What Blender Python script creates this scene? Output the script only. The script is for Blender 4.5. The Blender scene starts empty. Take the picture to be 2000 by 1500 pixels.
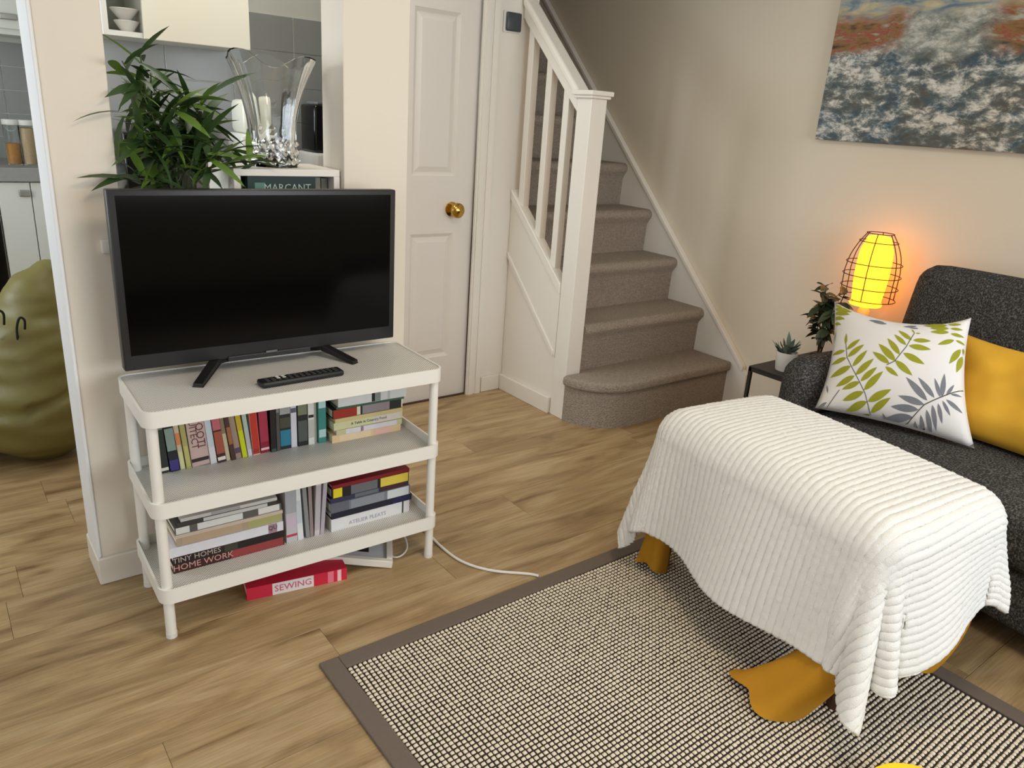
import bpy, bmesh, math, random
import numpy as np
from mathutils import Vector, Matrix, Euler, noise

random.seed(7)
rng = np.random.default_rng(7)
scene = bpy.context.scene
COL = scene.collection
PI = math.pi

# ------------------------------------------------------------------ camera
yaw, pit, rol = 0.6726, -0.3362, 0.0701
fw = Vector((math.sin(yaw)*math.cos(pit), math.cos(yaw)*math.cos(pit), math.sin(pit)))
r0 = Vector((math.cos(yaw), -math.sin(yaw), 0)); u0 = r0.cross(fw)
rt = r0*math.cos(rol) + u0*math.sin(rol); up = rt.cross(fw)
cd = bpy.data.cameras.new('camera'); cam = bpy.data.objects.new('camera', cd); COL.objects.link(cam)
cam.matrix_world = Matrix(((rt.x, up.x, -fw.x, -2.3251), (rt.y, up.y, -fw.y, -2.5153), (rt.z, up.z, -fw.z, 1.3587), (0, 0, 0, 1)))
cd.sensor_width = 36; cd.lens = 1479.19/2000*36; cd.clip_start = .02
scene.camera = cam

# ------------------------------------------------------------------ world, light, exposure
w = bpy.data.worlds.new('world'); scene.world = w; w.use_nodes = True
w.node_tree.nodes['Background'].inputs[0].default_value = (.75, .86, 1, 1)
w.node_tree.nodes['Background'].inputs[1].default_value = 1.0
scene.view_settings.view_transform = 'Standard'; scene.view_settings.look = 'None'
scene.view_settings.exposure = -0.08; scene.view_settings.gamma = 1.0; scene.view_settings.use_curve_mapping = False

def area(name, loc, target, sx, sy, power, color, spread=180):
    l = bpy.data.lights.new(name, 'AREA'); l.shape = 'RECTANGLE'; l.size = sx; l.size_y = sy
    l.energy = power; l.color = color; l.spread = math.radians(spread)
    o = bpy.data.objects.new(name, l); COL.objects.link(o); o.location = loc
    o.rotation_euler = (Vector(target)-Vector(loc)).to_track_quat('-Z', 'Y').to_euler()
    return o
area('window_daylight', (-0.35, -4.27, 1.5), (-0.35, 0, 1.5), 2.3, 1.5, 57, (.90, .95, 1.0))
area('patio_daylight', (-3.62, -2.2, 1.35), (0, -2.2, 1.35), 1.7, 1.9, 11, (.92, .96, 1.0))
area('kitchen_daylight', (-3.57, 0.95, 1.5), (0, .95, 1.5), 1.3, 1.1, 22, (.86, .94, 1.0), 130)
area('ceiling_lamp_light', (-1.2, -1.9, 2.38), (-1.2, -1.9, 0), .5, .5, 15, (1.0, .82, .60))

area('kitchen_fill_light', (-1.3, .35, 2.40), (-1.3, .35, 0), .5, .5, 8, (1.0, .96, .88))  # unseen overhead fill, added to brighten the tiles, reveal and cabinets

# ------------------------------------------------------------------ materials
def lin(c):
    return tuple(((x/255)/12.92 if x/255 <= .04045 else ((x/255+.055)/1.055)**2.4) for x in c) + (1.0,)
MATS = {}
def nodes_of(m):
    m.use_nodes = True
    nt = m.node_tree
    return nt, nt.nodes, nt.links, nt.nodes['Principled BSDF']
def mat(name, col, rough=.5, var=.06, vscale=6, bump=0, bscale=80, metal=0, stretch=(1, 1, 1), spec=.5, **kw):
    if name in MATS: return MATS[name]
    m = bpy.data.materials.new(name); MATS[name] = m
    nt, N, L, p = nodes_of(m)
    c = lin(col)
    p.inputs['Roughness'].default_value = rough; p.inputs['Metallic'].default_value = metal
    p.inputs['Specular IOR Level'].default_value = spec
    for k, v in kw.items(): p.inputs[k].default_value = v
    tc = N.new('ShaderNodeTexCoord'); mp = N.new('ShaderNodeMapping'); L.new(tc.outputs['Object'], mp.inputs[0])
    mp.inputs['Scale'].default_value = stretch
    nz = N.new('ShaderNodeTexNoise'); nz.inputs['Scale'].default_value = vscale; nz.inputs['Detail'].default_value = 4
    L.new(mp.outputs[0], nz.inputs[0])
    mx = N.new('ShaderNodeMix'); mx.data_type = 'RGBA'
    mx.inputs[6].default_value = tuple(x*(1-var) for x in c[:3])+(1,)
    mx.inputs[7].default_value = tuple(min(1, x*(1+var)) for x in c[:3])+(1,)
    L.new(nz.outputs[0], mx.inputs[0]); L.new(mx.outputs[2], p.inputs['Base Color'])
    if bump:
        n2 = N.new('ShaderNodeTexNoise'); n2.inputs['Scale'].default_value = bscale; n2.inputs['Detail'].default_value = 3
        L.new(mp.outputs[0], n2.inputs[0])
        b = N.new('ShaderNodeBump'); b.inputs['Strength'].default_value = bump; b.inputs['Distance'].default_value = .01
        L.new(n2.outputs[0], b.inputs['Height']); L.new(b.outputs[0], p.inputs['Normal'])
    return m

def ramp(N, stops, interp='LINEAR'):
    r = N.new('ShaderNodeValToRGB'); r.color_ramp.interpolation = interp
    e = r.color_ramp.elements
    while len(e) < len(stops): e.new(.5)
    for i, (pos, c) in enumerate(stops): e[i].position = pos; e[i].color = c if len(c) == 4 else tuple(c)+(1,)
    return r

def mk_wood():
    m = bpy.data.materials.new('oak_plank'); MATS['oak'] = m
    nt, N, L, p = nodes_of(m)
    tc = N.new('ShaderNodeTexCoord'); oi = N.new('ShaderNodeObjectInfo')
    mul = N.new('ShaderNodeMath'); mul.operation = 'MULTIPLY'; mul.inputs[1].default_value = 37.0; L.new(oi.outputs['Random'], mul.inputs[0])
    cmb = N.new('ShaderNodeCombineXYZ'); L.new(mul.outputs[0], cmb.inputs[0]); L.new(mul.outputs[0], cmb.inputs[1])
    ad = N.new('ShaderNodeVectorMath'); ad.operation = 'ADD'; L.new(tc.outputs['Object'], ad.inputs[0]); L.new(cmb.outputs[0], ad.inputs[1])
    def nz(sx, sy, sc, det, dist=0):
        mp = N.new('ShaderNodeMapping'); mp.inputs['Scale'].default_value = (sx, sy, 1); L.new(ad.outputs[0], mp.inputs[0])
        n = N.new('ShaderNodeTexNoise'); n.inputs['Scale'].default_value = sc; n.inputs['Detail'].default_value = det; n.inputs['Distortion'].default_value = dist
        L.new(mp.outputs[0], n.inputs[0]); return n
    a = nz(1.0, 5.5, 2.2, 7, 1.2)
    ra = ramp(N, [(.28, lin((124, 98, 64))), (.40, lin((156, 129, 90))), (.52, lin((174, 147, 106))), (.70, lin((190, 166, 127)))])
    L.new(a.outputs[0], ra.inputs[0])
    f = nz(2.0, 60, 3.0, 3)
    rf = ramp(N, [(.3, (.80, .80, .80)), (.62, (1.06, 1.05, 1.04))]); L.new(f.outputs[0], rf.inputs[0])
    mx = N.new('ShaderNodeMix'); mx.data_type = 'RGBA'; mx.blend_type = 'MULTIPLY'; mx.inputs[0].default_value = 1
    L.new(ra.outputs[0], mx.inputs[6]); L.new(rf.outputs[0], mx.inputs[7])
    # knots: sparse elongated dark spots
    mp = N.new('ShaderNodeMapping'); mp.inputs['Scale'].default_value = (2.4, 7.5, 1); L.new(ad.outputs[0], mp.inputs[0])
    vo = N.new('ShaderNodeTexVoronoi'); vo.inputs['Scale'].default_value = 1.0; L.new(mp.outputs[0], vo.inputs['Vector'])
    dn = nz(9, 22, 2, 3)
    ma = N.new('ShaderNodeMath'); ma.operation = 'MULTIPLY_ADD'; ma.inputs[1].default_value = .22; L.new(dn.outputs[0], ma.inputs[0]); L.new(vo.outputs['Distance'], ma.inputs[2])
    rk = ramp(N, [(.13, (.42, .34, .26)), (.21, (.85, .82, .78)), (.30, (1, 1, 1))]); L.new(ma.outputs[0], rk.inputs[0])
    m2 = N.new('ShaderNodeMix'); m2.data_type = 'RGBA'; m2.blend_type = 'MULTIPLY'; m2.inputs[0].default_value = .8
    L.new(mx.outputs[2], m2.inputs[6]); L.new(rk.outputs[0], m2.inputs[7])
    hs = N.new('ShaderNodeHueSaturation'); L.new(m2.outputs[2], hs.inputs['Color'])
    mr = N.new('ShaderNodeMapRange'); mr.inputs[3].default_value = .93; mr.inputs[4].default_value = 1.05; L.new(oi.outputs['Random'], mr.inputs[0])
    L.new(mr.outputs[0], hs.inputs['Value']); L.new(hs.outputs[0], p.inputs['Base Color'])
    p.inputs['Roughness'].default_value = .42
    b = N.new('ShaderNodeBump'); b.inputs['Strength'].default_value = .12; b.inputs['Distance'].default_value = .004
    L.new(f.outputs[0], b.inputs['Height']); L.new(b.outputs[0], p.inputs['Normal'])
    return m
OAK = mk_wood()
WALL = mat('wall_paint', (222, 211, 190), .85, .015, 2, .03, 220)
WALL_W = mat('white_paint', (232, 226, 216), .8, .012, 2, .02, 220)
CEIL = mat('ceiling_paint', (238, 236, 230), .9, .01, 2)
GLOSSW = mat('white_gloss_wood', (232, 227, 217), .38, .012, 3)
DOORW = mat('door_paint', (228, 222, 214), .42, .012, 3)
KITW = mat('kitchen_white', (222, 222, 214), .35, .01, 3)
GROUT = mat('grout', (224, 224, 218), .9, .02, 20)
TILE = mat('grey_tile', (158, 160, 158), .25, .03, 5)
WORK = mat('grey_worktop', (150, 148, 146), .5, .12, 60)
CARPET = mat('taupe_carpet', (158, 146, 132), .98, .45, 110, 1.0, 140)
STEELW = mat('white_steel', (236, 234, 226), .38, .012, 6)
BLACKP = mat('black_plastic', (18, 18, 19), .45, .05, 20)
BEZEL = mat('tv_bezel', (38, 38, 40), .38, .04, 20)
SCREEN = mat('tv_screen', (3, 3, 3), .10, 0, 5, spec=.18)
BRASS = mat('brass', (196, 158, 78), .16, .04, 20, metal=1.0)
CHROME = mat('brushed_metal', (170, 170, 168), .3, .05, 30, metal=1.0)
def mk_tweed():
    m = bpy.data.materials.new('charcoal_tweed'); nt, N, L, p = nodes_of(m)
    tc = N.new('ShaderNodeTexCoord'); mp = N.new('ShaderNodeMapping'); mp.inputs['Scale'].default_value = (1, 1.7, 1.4); L.new(tc.outputs['Object'], mp.inputs[0])
    n = N.new('ShaderNodeTexNoise'); n.inputs['Scale'].default_value = 115; n.inputs['Detail'].default_value = 5; n.inputs['Roughness'].default_value = .7; L.new(mp.outputs[0], n.inputs[0])
    r = ramp(N, [(.32, lin((26, 25, 25))), (.50, lin((62, 61, 60))), (.66, lin((124, 122, 118)))]); L.new(n.outputs[0], r.inputs[0]); L.new(r.outputs[0], p.inputs['Base Color'])
    p.inputs['Roughness'].default_value = .97; p.inputs['Specular IOR Level'].default_value = .2
    b_ = N.new('ShaderNodeBump'); b_.inputs['Strength'].default_value = .6; b_.inputs['Distance'].default_value = .004; L.new(n.outputs[0], b_.inputs['Height']); L.new(b_.outputs[0], p.inputs['Normal'])
    return m
SOFA = mk_tweed()
MUST = mat('mustard_cloth', (186, 132, 22), .9, .06, 12, .12, 300)
YELP = mat('yellow_velvet', (232, 178, 52), .85, .05, 8, .08, 300)
WHTC = mat('white_cotton', (238, 236, 234), .9, .015, 10, .06, 400)
LEAFG = mat('print_green', (158, 160, 42), .9, .10, 40)
LEAFY = mat('print_grey', (128, 130, 138), .9, .18, 40)
TWIG = mat('print_twig', (84, 80, 76), .9, .1, 40)
THROW = mat('white_fleece', (236, 235, 231), .98, .02, 40, .35, 500)
OLIVE = mat('olive_cloth', (114, 106, 54), .5, .08, 5, .05, 60)
DARKC = mat('dark_stitch', (34, 34, 26), .9, .1, 40)
TAUPE = mat('rug_binding', (110, 98, 88), .95, .06, 120, .2, 600)
RUGD = mat('rug_dark_base', (46, 39, 34), .97, .2, 200)
RUGC = mat('rug_cream_yarn', (226, 214, 192), .97, .12, 160)
PLEAF = mat('palm_leaf', (54, 80, 38), .5, .30, 9)
PLEAF2 = mat('palm_leaf_light', (92, 124, 42), .5, .25, 9)
CANE = mat('cane', (70, 84, 44), .6, .2, 20)
SOIL = mat('soil', (60, 46, 36), .95, .3, 60)
POTW = mat('pot_white', (226, 224, 218), .5, .05, 15)
DLEAF = mat('dark_leaf', (52, 62, 38), .45, .25, 15)
SLEAF = mat('succulent_leaf', (104, 122, 108), .5, .2, 20)
WIRE = mat('bronze_wire', (74, 44, 34), .5, .1, 30, metal=.6)
BLKM = mat('black_metal', (34, 30, 28), .5, .08, 20)
CORD = mat('white_cord', (232, 230, 224), .5, .02, 20)
PAGE = mat('book_pages', (226, 216, 196), .9, .06, 120, stretch=(60, 1, 1))
YEL = mat('bright_yellow', (246, 208, 22), .5, .03, 8)
DWOOD = mat('dark_wood', (70, 44, 28), .6, .2, 10)

def mk_perf():
    m = bpy.data.materials.new('perforated_steel'); nt, N, L, p = nodes_of(m)
    tc = N.new('ShaderNodeTexCoord'); mp = N.new('ShaderNodeMapping'); mp.inputs['Scale'].default_value = (165, 165, 0); mp.inputs['Rotation'].default_value = (0, 0, .785)
    L.new(tc.outputs['Object'], mp.inputs[0])
    v = N.new('ShaderNodeTexVoronoi'); v.inputs['Scale'].default_value = 1; v.inputs['Randomness'].default_value = 0; L.new(mp.outputs[0], v.inputs['Vector'])
    r = ramp(N, [(.30, lin((168, 166, 160))), (.42, lin((232, 230, 224)))]); L.new(v.outputs['Distance'], r.inputs[0])
    L.new(r.outputs[0], p.inputs['Base Color']); p.inputs['Roughness'].default_value = .4
    b = N.new('ShaderNodeBump'); b.inputs['Strength'].default_value = .5; b.inputs['Distance'].default_value = .001
    L.new(r.outputs[0], b.inputs['Height']); L.new(b.outputs[0], p.inputs['Normal'])
    return m
PERF = mk_perf()

def mk_glass(name, col, rough=0.0, ior=1.5):
    m = bpy.data.materials.new(name); nt, N, L, p = nodes_of(m)
    p.inputs['Base Color'].default_value = col; p.inputs['Transmission Weight'].default_value = 1
    p.inputs['Roughness'].default_value = rough; p.inputs['IOR'].default_value = ior
    return m
CRYSTAL = mk_glass('crystal', (.97, .98, .98, 1), .02, 1.52)
JARG = mk_glass('jar_glass', (.95, .98, .97, 1), .02, 1.2)

def mk_shade():
    m = bpy.data.materials.new('glowing_shade'); nt, N, L, p = nodes_of(m)
    tc = N.new('ShaderNodeTexCoord'); mp = N.new('ShaderNodeMapping'); mp.inputs['Scale'].default_value = (1, 1, 150); L.new(tc.outputs['Object'], mp.inputs[0])
    n = N.new('ShaderNodeTexNoise'); n.inputs['Scale'].default_value = 1.5; L.new(mp.outputs[0], n.inputs[0])
    r = ramp(N, [(.35, (1, .28, .010)), (.65, (1, .36, .016))]); L.new(n.outputs[0], r.inputs[0])
    L.new(r.outputs[0], p.inputs['Base Color']); L.new(r.outputs[0], p.inputs['Emission Color'])
    p.inputs['Emission Strength'].default_value = 4.4; p.inputs['Roughness'].default_value = .8
    return m
SHADE = mk_shade()

def mk_painting():
    m = bpy.data.materials.new('sea_painting'); nt, N, L, p = nodes_of(m)
    tc = N.new('ShaderNodeTexCoord')
    sp = N.new('ShaderNodeSeparateXYZ'); L.new(tc.outputs['Generated'], sp.inputs[0])   # Y: 1 = left (far) edge .. 0, Z: 0 bottom .. 1 top
    def noise_(sy, sz, sc, det, dist=0, off=0, rot=0):
        mp = N.new('ShaderNodeMapping'); mp.inputs['Scale'].default_value = (1, sy, sz); mp.inputs['Location'].default_value = (off, off, off); mp.inputs['Rotation'].default_value = (rot, 0, 0)
        L.new(tc.outputs['Object'], mp.inputs[0])
        n = N.new('ShaderNodeTexNoise'); n.inputs['Scale'].default_value = sc; n.inputs['Detail'].default_value = det; n.inputs['Distortion'].default_value = dist; n.inputs['Roughness'].default_value = .62
        L.new(mp.outputs[0], n.inputs[0]); return n
    def mixc(fac, a, b):
        x = N.new('ShaderNodeMix'); x.data_type = 'RGBA'
        if isinstance(fac, float): x.inputs[0].default_value = fac
        else: L.new(fac, x.inputs[0])
        L.new(a, x.inputs[6]); L.new(b, x.inputs[7]); return x.outputs[2]
    def wob(amt, n):
        q = N.new('ShaderNodeMath'); q.operation = 'MULTIPLY_ADD'; q.inputs[1].default_value = amt; L.new(n.outputs[0], q.inputs[0]); L.new(sp.outputs[2], q.inputs[2]); return q.outputs[0]
    foam = noise_(3.4, 6.6, 3.4, 14, .25, 3, .3); foam.inputs['Roughness'].default_value = .72
    sea = ramp(N, [(.36, lin((22, 26, 30))), (.46, lin((52, 62, 68))), (.51, lin((98, 106, 106))), (.555, lin((172, 168, 158))), (.62, lin((240, 234, 222)))]); bigf = noise_(1.6, 3.2, 1.8, 3, .4, 21, .35); fa = N.new('ShaderNodeMath'); fa.operation = 'MULTIPLY_ADD'; fa.inputs[1].default_value = .42; fb = N.new('ShaderNodeMath'); fb.operation = 'SUBTRACT'; fb.inputs[1].default_value = .21; L.new(bigf.outputs[0], fa.inputs[0]); L.new(foam.outputs[0], fa.inputs[2]); L.new(fa.outputs[0], fb.inputs[0]); L.new(fb.outputs[0], sea.inputs[0])
    tint = noise_(3, 6, 1.5, 4, .6, 9, .3)
    teal = ramp(N, [(.36, lin((58, 110, 134))), (.5, lin((120, 130, 122))), (.7, lin((150, 128, 92)))]); L.new(tint.outputs[0], teal.inputs[0])
    seac = mixc(.28, sea.outputs[0], teal.outputs[0])
    heathn = noise_(3.5, 14, 2.2, 10, .3, 5, .12)
    heath = ramp(N, [(.32, lin((50, 38, 30))), (.42, lin((128, 88, 40))), (.49, lin((140, 104, 58))), (.53, lin((150, 62, 52))), (.57, lin((140, 110, 70))), (.66, lin((176, 172, 156)))]); L.new(heathn.outputs[0], heath.inputs[0])
    skyn = noise_(3, 12, 2, 6, .6, 1, .05)
    sky = ramp(N, [(.34, lin((96, 118, 132))), (.45, lin((150, 156, 150))), (.55, lin((190, 176, 138))), (.68, lin((206, 196, 172)))]); L.new(skyn.outputs[0], sky.inputs[0])
    big = noise_(2.2, 3, 1.6, 3, .3, 12)
    z1 = ramp(N, [(.56, (0, 0, 0)), (.62, (1, 1, 1))]); L.new(wob(.36, big), z1.inputs[0])
    z2 = ramp(N, [(.66, (0, 0, 0)), (.72, (1, 1, 1))]); L.new(wob(.18, big), z2.inputs[0])
    pale = ramp(N, [(.36, lin((92, 98, 92))), (.5, lin((150, 152, 142))), (.62, lin((206, 204, 192)))]); L.new(foam.outputs[0], pale.inputs[0])
    q = N.new('ShaderNodeMath'); q.operation = 'MULTIPLY_ADD'; q.inputs[1].default_value = .25; L.new(tint.outputs[0], q.inputs[0]); L.new(sp.outputs[1], q.inputs[2])
    hm = ramp(N, [(.56, (1, 1, 1)), (.66, (0, 0, 0)), (.86, (0, 0, 0)), (.93, (1, 1, 1))]); L.new(q.outputs[0], hm.inputs[0])
    hc = mixc(hm.outputs[0], pale.outputs[0], heath.outputs[0])
    c = mixc(z1.outputs[0], seac, hc); c = mixc(z2.outputs[0], c, sky.outputs[0])
    L.new(c, p.inputs['Base Color']); p.inputs['Roughness'].default_value = .55
    b = N.new('ShaderNodeBump'); b.inputs['Strength'].default_value = .6; b.inputs['Distance'].default_value = .004
    L.new(foam.outputs[0], b.inputs['Height']); L.new(b.outputs[0], p.inputs['Normal'])
    return m
PAINT = mk_painting()

# ------------------------------------------------------------------ mesh helpers
def wmat(o):
    m = Matrix.Identity(4)
    while o is not None:
        m = o.matrix_basis @ m; o = o.parent
    return m
class B:
    def __init__(s): s.v = []; s.f = []
    def add(s, vs, fs):
        k = len(s.v); s.v += [tuple(q) for q in vs]; s.f += [tuple(i+k for i in f) for f in fs]; return s
    def box(s, x0, x1, y0, y1, z0, z1, T=None):
        vs = [Vector((x, y, z)) for z in (z0, z1) for y in (y0, y1) for x in (x0, x1)]
        if T: vs = [T @ q for q in vs]
        return s.add(vs, [(0, 2, 3, 1), (4, 5, 7, 6), (0, 1, 5, 4), (2, 6, 7, 3), (0, 4, 6, 2), (1, 3, 7, 5)])
    def cyl(s, p0, p1, ra, rb=None, n=12, cap=True):
        p0, p1 = Vector(p0), Vector(p1); rb = ra if rb is None else rb
        d = (p1-p0).normalized(); a = d.orthogonal().normalized(); b = d.cross(a)
        vs = []
        for p, r in ((p0, ra), (p1, rb)):
            vs += [p + (a*math.cos(2*PI*i/n)+b*math.sin(2*PI*i/n))*r for i in range(n)]
        fs = [(i, (i+1) % n, n+(i+1) % n, n+i) for i in range(n)]
        if cap: fs += [tuple(range(n-1, -1, -1)), tuple(range(n, 2*n))]
        return s.add(vs, fs)
    def tube(s, pts, r, n=6):
        pts = [Vector(q) for q in pts]; vs = []; a = None
        for i, q in enumerate(pts):
            t = (pts[min(i+1, len(pts)-1)]-pts[max(i-1, 0)]).normalized()
            a = t.orthogonal().normalized() if a is None else (a-t*a.dot(t)).normalized()
            b = t.cross(a); rr = r[i] if isinstance(r, (list, tuple)) else r
            vs += [q+(a*math.cos(2*PI*k/n)+b*math.sin(2*PI*k/n))*rr for k in range(n)]
        fs = [(i*n+k, i*n+(k+1) % n, (i+1)*n+(k+1) % n, (i+1)*n+k) for i in range(len(pts)-1) for k in range(n)]
        m = (len(pts)-1)*n
        fs += [tuple(range(n-1, -1, -1)), tuple(range(m, m+n))]
        return s.add(vs, fs)
    def lathe(s, prof, c=(0, 0, 0), n=24, f=None):
        vs = []; c = Vector(c)
        for j, (r, z) in enumerate(prof):
            for i in range(n):
                t = 2*PI*i/n; k = f(t, j) if f else (1, 0)
                vs.append(c+Vector((r*k[0]*math.cos(t), r*k[0]*math.sin(t), z+k[1])))
        fs = [(j*n+i, j*n+(i+1) % n, (j+1)*n+(i+1) % n, (j+1)*n+i) for j in range(len(prof)-1) for i in range(n)]
        if prof[0][0] > 1e-6: fs.append(tuple(range(n-1, -1, -1)))
        if prof[-1][0] > 1e-6: fs.append(tuple(range((len(prof)-1)*n, len(prof)*n)))
        return s.add(vs, fs)
    def prism(s, poly, h0, h1, axis='z'):
        def P(a, b, h): return {'z': (a, b, h), 'x': (h, a, b), 'y': (a, h, b)}[axis]
        n = len(poly); vs = [P(a, b, h0) for a, b in poly]+[P(a, b, h1) for a, b in poly]
        return s.add(vs, [tuple(range(n-1, -1, -1)), tuple(range(n, 2*n))]+[(i, (i+1) % n, n+(i+1) % n, n+i) for i in range(n)])
    def grid(s, F, nu, nv, cu=False):
        vs = [F(i/(nu if cu else nu-1), j/(nv-1)) for j in range(nv) for i in range(nu)]
        fs = [(j*nu+i, j*nu+(i+1) % nu, (j+1)*nu+(i+1) % nu, (j+1)*nu+i) for j in range(nv-1) for i in range(nu if cu else nu-1)]
        return s.add(vs, fs)
    def mesh(s, name, smooth=False, bevel=0, seg=2, weld=False, inv=None, org=None):
        me = bpy.data.meshes.new(name)
        vs = s.v
        if inv is not None: vs = [inv @ Vector(q) for q in vs]
        if org is not None: vs = [Vector(q)-org for q in vs]
        me.from_pydata([tuple(q) for q in vs], [], s.f)
        bm = bmesh.new(); bm.from_mesh(me)
        if weld: bmesh.ops.remove_doubles(bm, verts=bm.verts, dist=1e-5)
        if bevel:
            es = [e for e in bm.edges if len(e.link_faces) == 2 and e.calc_face_angle(0) > .5]
            bmesh.ops.bevel(bm, geom=es, offset=bevel, segments=seg, profile=.5, affect='EDGES', clamp_overlap=True)
        bmesh.ops.recalc_face_normals(bm, faces=bm.faces)
        bm.to_mesh(me); bm.free()
        if smooth:
            me.polygons.foreach_set('use_smooth', [True]*len(me.polygons))
            if smooth != 'all':
                me.set_sharp_from_angle(angle=math.radians(50))
        return me
    def build(s, name, m, parent=None, smooth=False, bevel=0, seg=2, weld=False, local=False):
        if parent is not None:
            inv = None if local else wmat(parent).inverted()
            me = s.mesh(name, smooth, bevel, seg, weld, inv=inv)
            o = bpy.data.objects.new(name, me); o.parent = parent
        else:
            A = np.array([tuple(q) for q in s.v]); lo, hi = A.min(0), A.max(0)
            org = Vector(((lo[0]+hi[0])/2, (lo[1]+hi[1])/2, lo[2]))
            me = s.mesh(name, smooth, bevel, seg, weld, org=org)
            o = bpy.data.objects.new(name, me); o.location = org
        me.materials.append(m); COL.objects.link(o)
        return o
def thing(name, label, cat, loc=(0, 0, 0), rot=(0, 0, 0), group=None):
    o = bpy.data.objects.new(name, None); COL.objects.link(o); o.empty_display_size = .05
    o.location = loc; o.rotation_euler = rot; tag(o, label, cat, group); return o
def tag(o, label, cat, group=None):
    o['label'] = label; o['category'] = cat
    if group: o['group'] = group
    return o
def struct(o, label=None, cat=None):
    o['kind'] = 'structure'
    if label: o['label'] = label
    if cat: o['category'] = cat
    return o
def box(*a): return B().box(*a)
def text_mesh(txt, size, m, name, parent, M, bold=0.0, align='CENTER'):
    c = bpy.data.curves.new('t', 'FONT'); c.body = txt; c.size = size; c.align_x = align; c.align_y = 'CENTER'; c.extrude = .0003; c.offset = bold; c.resolution_u = 2
    o = bpy.data.objects.new('t', c); me = bpy.data.meshes.new_from_object(o)
    bpy.data.objects.remove(o); bpy.data.curves.remove(c)
    me.transform(M); me.materials.clear(); me.materials.append(m); me.name = name
    x = bpy.data.objects.new(name, me); COL.objects.link(x); x.parent = parent; return x

# ================================================================== THE SETTING
XW = 0.98; YD = 0.512
# ---- floor with separate planks
fl = struct(box(-3.75, 1.05, -4.4, 3.0, -.06, -.012).build('floor', mat('underlay', (84, 66, 46), .9, .1, 10)), 'light oak plank floor of the living room and kitchen', 'floor')
PW, PL = .187, 1.22
pm = {}
def plank_mesh(l, wd):
    k = (round(l, 3), round(wd, 3))
    if k not in pm:
        me = box(-l/2+.0003, l/2-.0003, -wd/2+.0005, wd/2-.0005, -.012, 0).mesh('plank', bevel=.0009, seg=1); me.materials.append(OAK); pm[k] = me
    return pm[k]
yy = -.293-PW*11
row = 0
inv_fl = wmat(fl).inverted()
while yy < 1.6:
    off = [(.37*row*PL) % PL][0]
    if abs(yy+.48) < .03: off = (-2.296+6) % PL
    if abs(yy-.081) < .12: off = (-2.068+6) % PL
    x = -6+off
    while x < XW:
        x1 = x+PL; a, b = max(x, -3.7), min(x1, XW)
        if b-a > .05 and not (a > .05 and yy > .3):
            o = bpy.data.objects.new('plank', plank_mesh(b-a, PW)); COL.objects.link(o); o.parent = fl
            o.location = inv_fl @ Vector(((a+b)/2, yy+PW/2, 0))
        x = x1
    yy += PW; row += 1
struct(box(-3.7, -1.66, yy, 2.9, -.012, 0).build('floor_kitchen', OAK), 'far strip of the kitchen floor', 'floor')

# ---- walls
struct(box(XW, XW+.1, -4.4, 3.2, 0, 4.6).build('wall_right', WALL), 'warm off-white wall with the painting', 'wall')
struct(B().box(-3.75, -1.5, -4.4, -4.3, 0, 2.45).box(.8, XW, -4.4, -4.3, 0, 2.45).box(-1.5, .8, -4.4, -4.3, 0, .75).box(-1.5, .8, -4.4, -4.3, 2.25, 2.45).build('wall_back', WALL), 'wall behind the viewer', 'wall')
wn = struct(B().box(-1.5, -1.44, -4.36, -4.31, .75, 2.25).box(.74, .8, -4.36, -4.31, .75, 2.25).box(-1.44, .74, -4.36, -4.31, .75, .81).box(-1.44, .74, -4.36, -4.31, 2.19, 2.25).build('window_1', GLOSSW), 'white window behind the viewer', 'window')
struct(B().box(-3.75, -3.65, -4.3, -3.1, 0, 2.45).box(-3.75, -3.65, -1.3, .25, 0, 2.45).box(-3.75, -3.65, 1.65, 3.0, 0, 2.45).box(-3.75, -3.65, -3.1, -1.3, 2.3, 2.45).box(-3.75, -3.65, -3.1, -1.3, 0, .35).box(-3.75, -3.65, .25, 1.65, 0, .9).box(-3.75, -3.65, .25, 1.65, 2.1, 2.45).build('wall_left', WALL), 'left wall of living room and kitchen', 'wall')
struct(B().box(-3.75, 0, -4.4, 1.2, 2.45, 2.55).box(0, XW, -4.4, -.45, 2.45, 2.55).box(-3.75, -1.6, 1.2, 3.0, 2.45, 2.55).build('ceiling', CEIL), 'white ceiling', 'ceiling')
# partition between living room and kitchen with a pass-through opening above a low wall
PF, PB = -.33, -.18
struct(B().prism([(-2.055, 0), (-1.07, 0), (-1.07, 2.45), (-1.288, 2.45), (-1.288, .90), (-1.911, .90), (-1.911, 2.45), (-2.055, 2.45)], PF, PB, 'y').build('wall_partition', mat('cream_paint', (232, 223, 208), .8, .012, 2, .02, 220), bevel=.002, seg=1), 'cream partition with a pass-through opening behind the television', 'wall')
struct(B().prism([(-2.068, -.343), (-2.068, -.167), (-1.07, -.167), (-1.07, -.18), (-2.055, -.18), (-2.055, -.33), (-1.07, -.33), (-1.07, -.343)], 0, .085).build('baseboard_partition', GLOSSW, bevel=.003, seg=1), 'white skirting at the foot of the partition', 'baseboard')
struct(box(-2.064, -2.0552, -.336, -.174, .086, 2.449).build('trim_2', mat('lining_white', (240, 242, 244), .5, .01, 3), bevel=.002, seg=1), 'white lining board on the end of the cream partition', 'trim')
sl = struct(box(-1.909, -1.29, -.35, -.06, .90, .922).build('trim_1', GLOSSW, bevel=.003), 'white sill board in the pass-through opening', 'trim')
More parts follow.
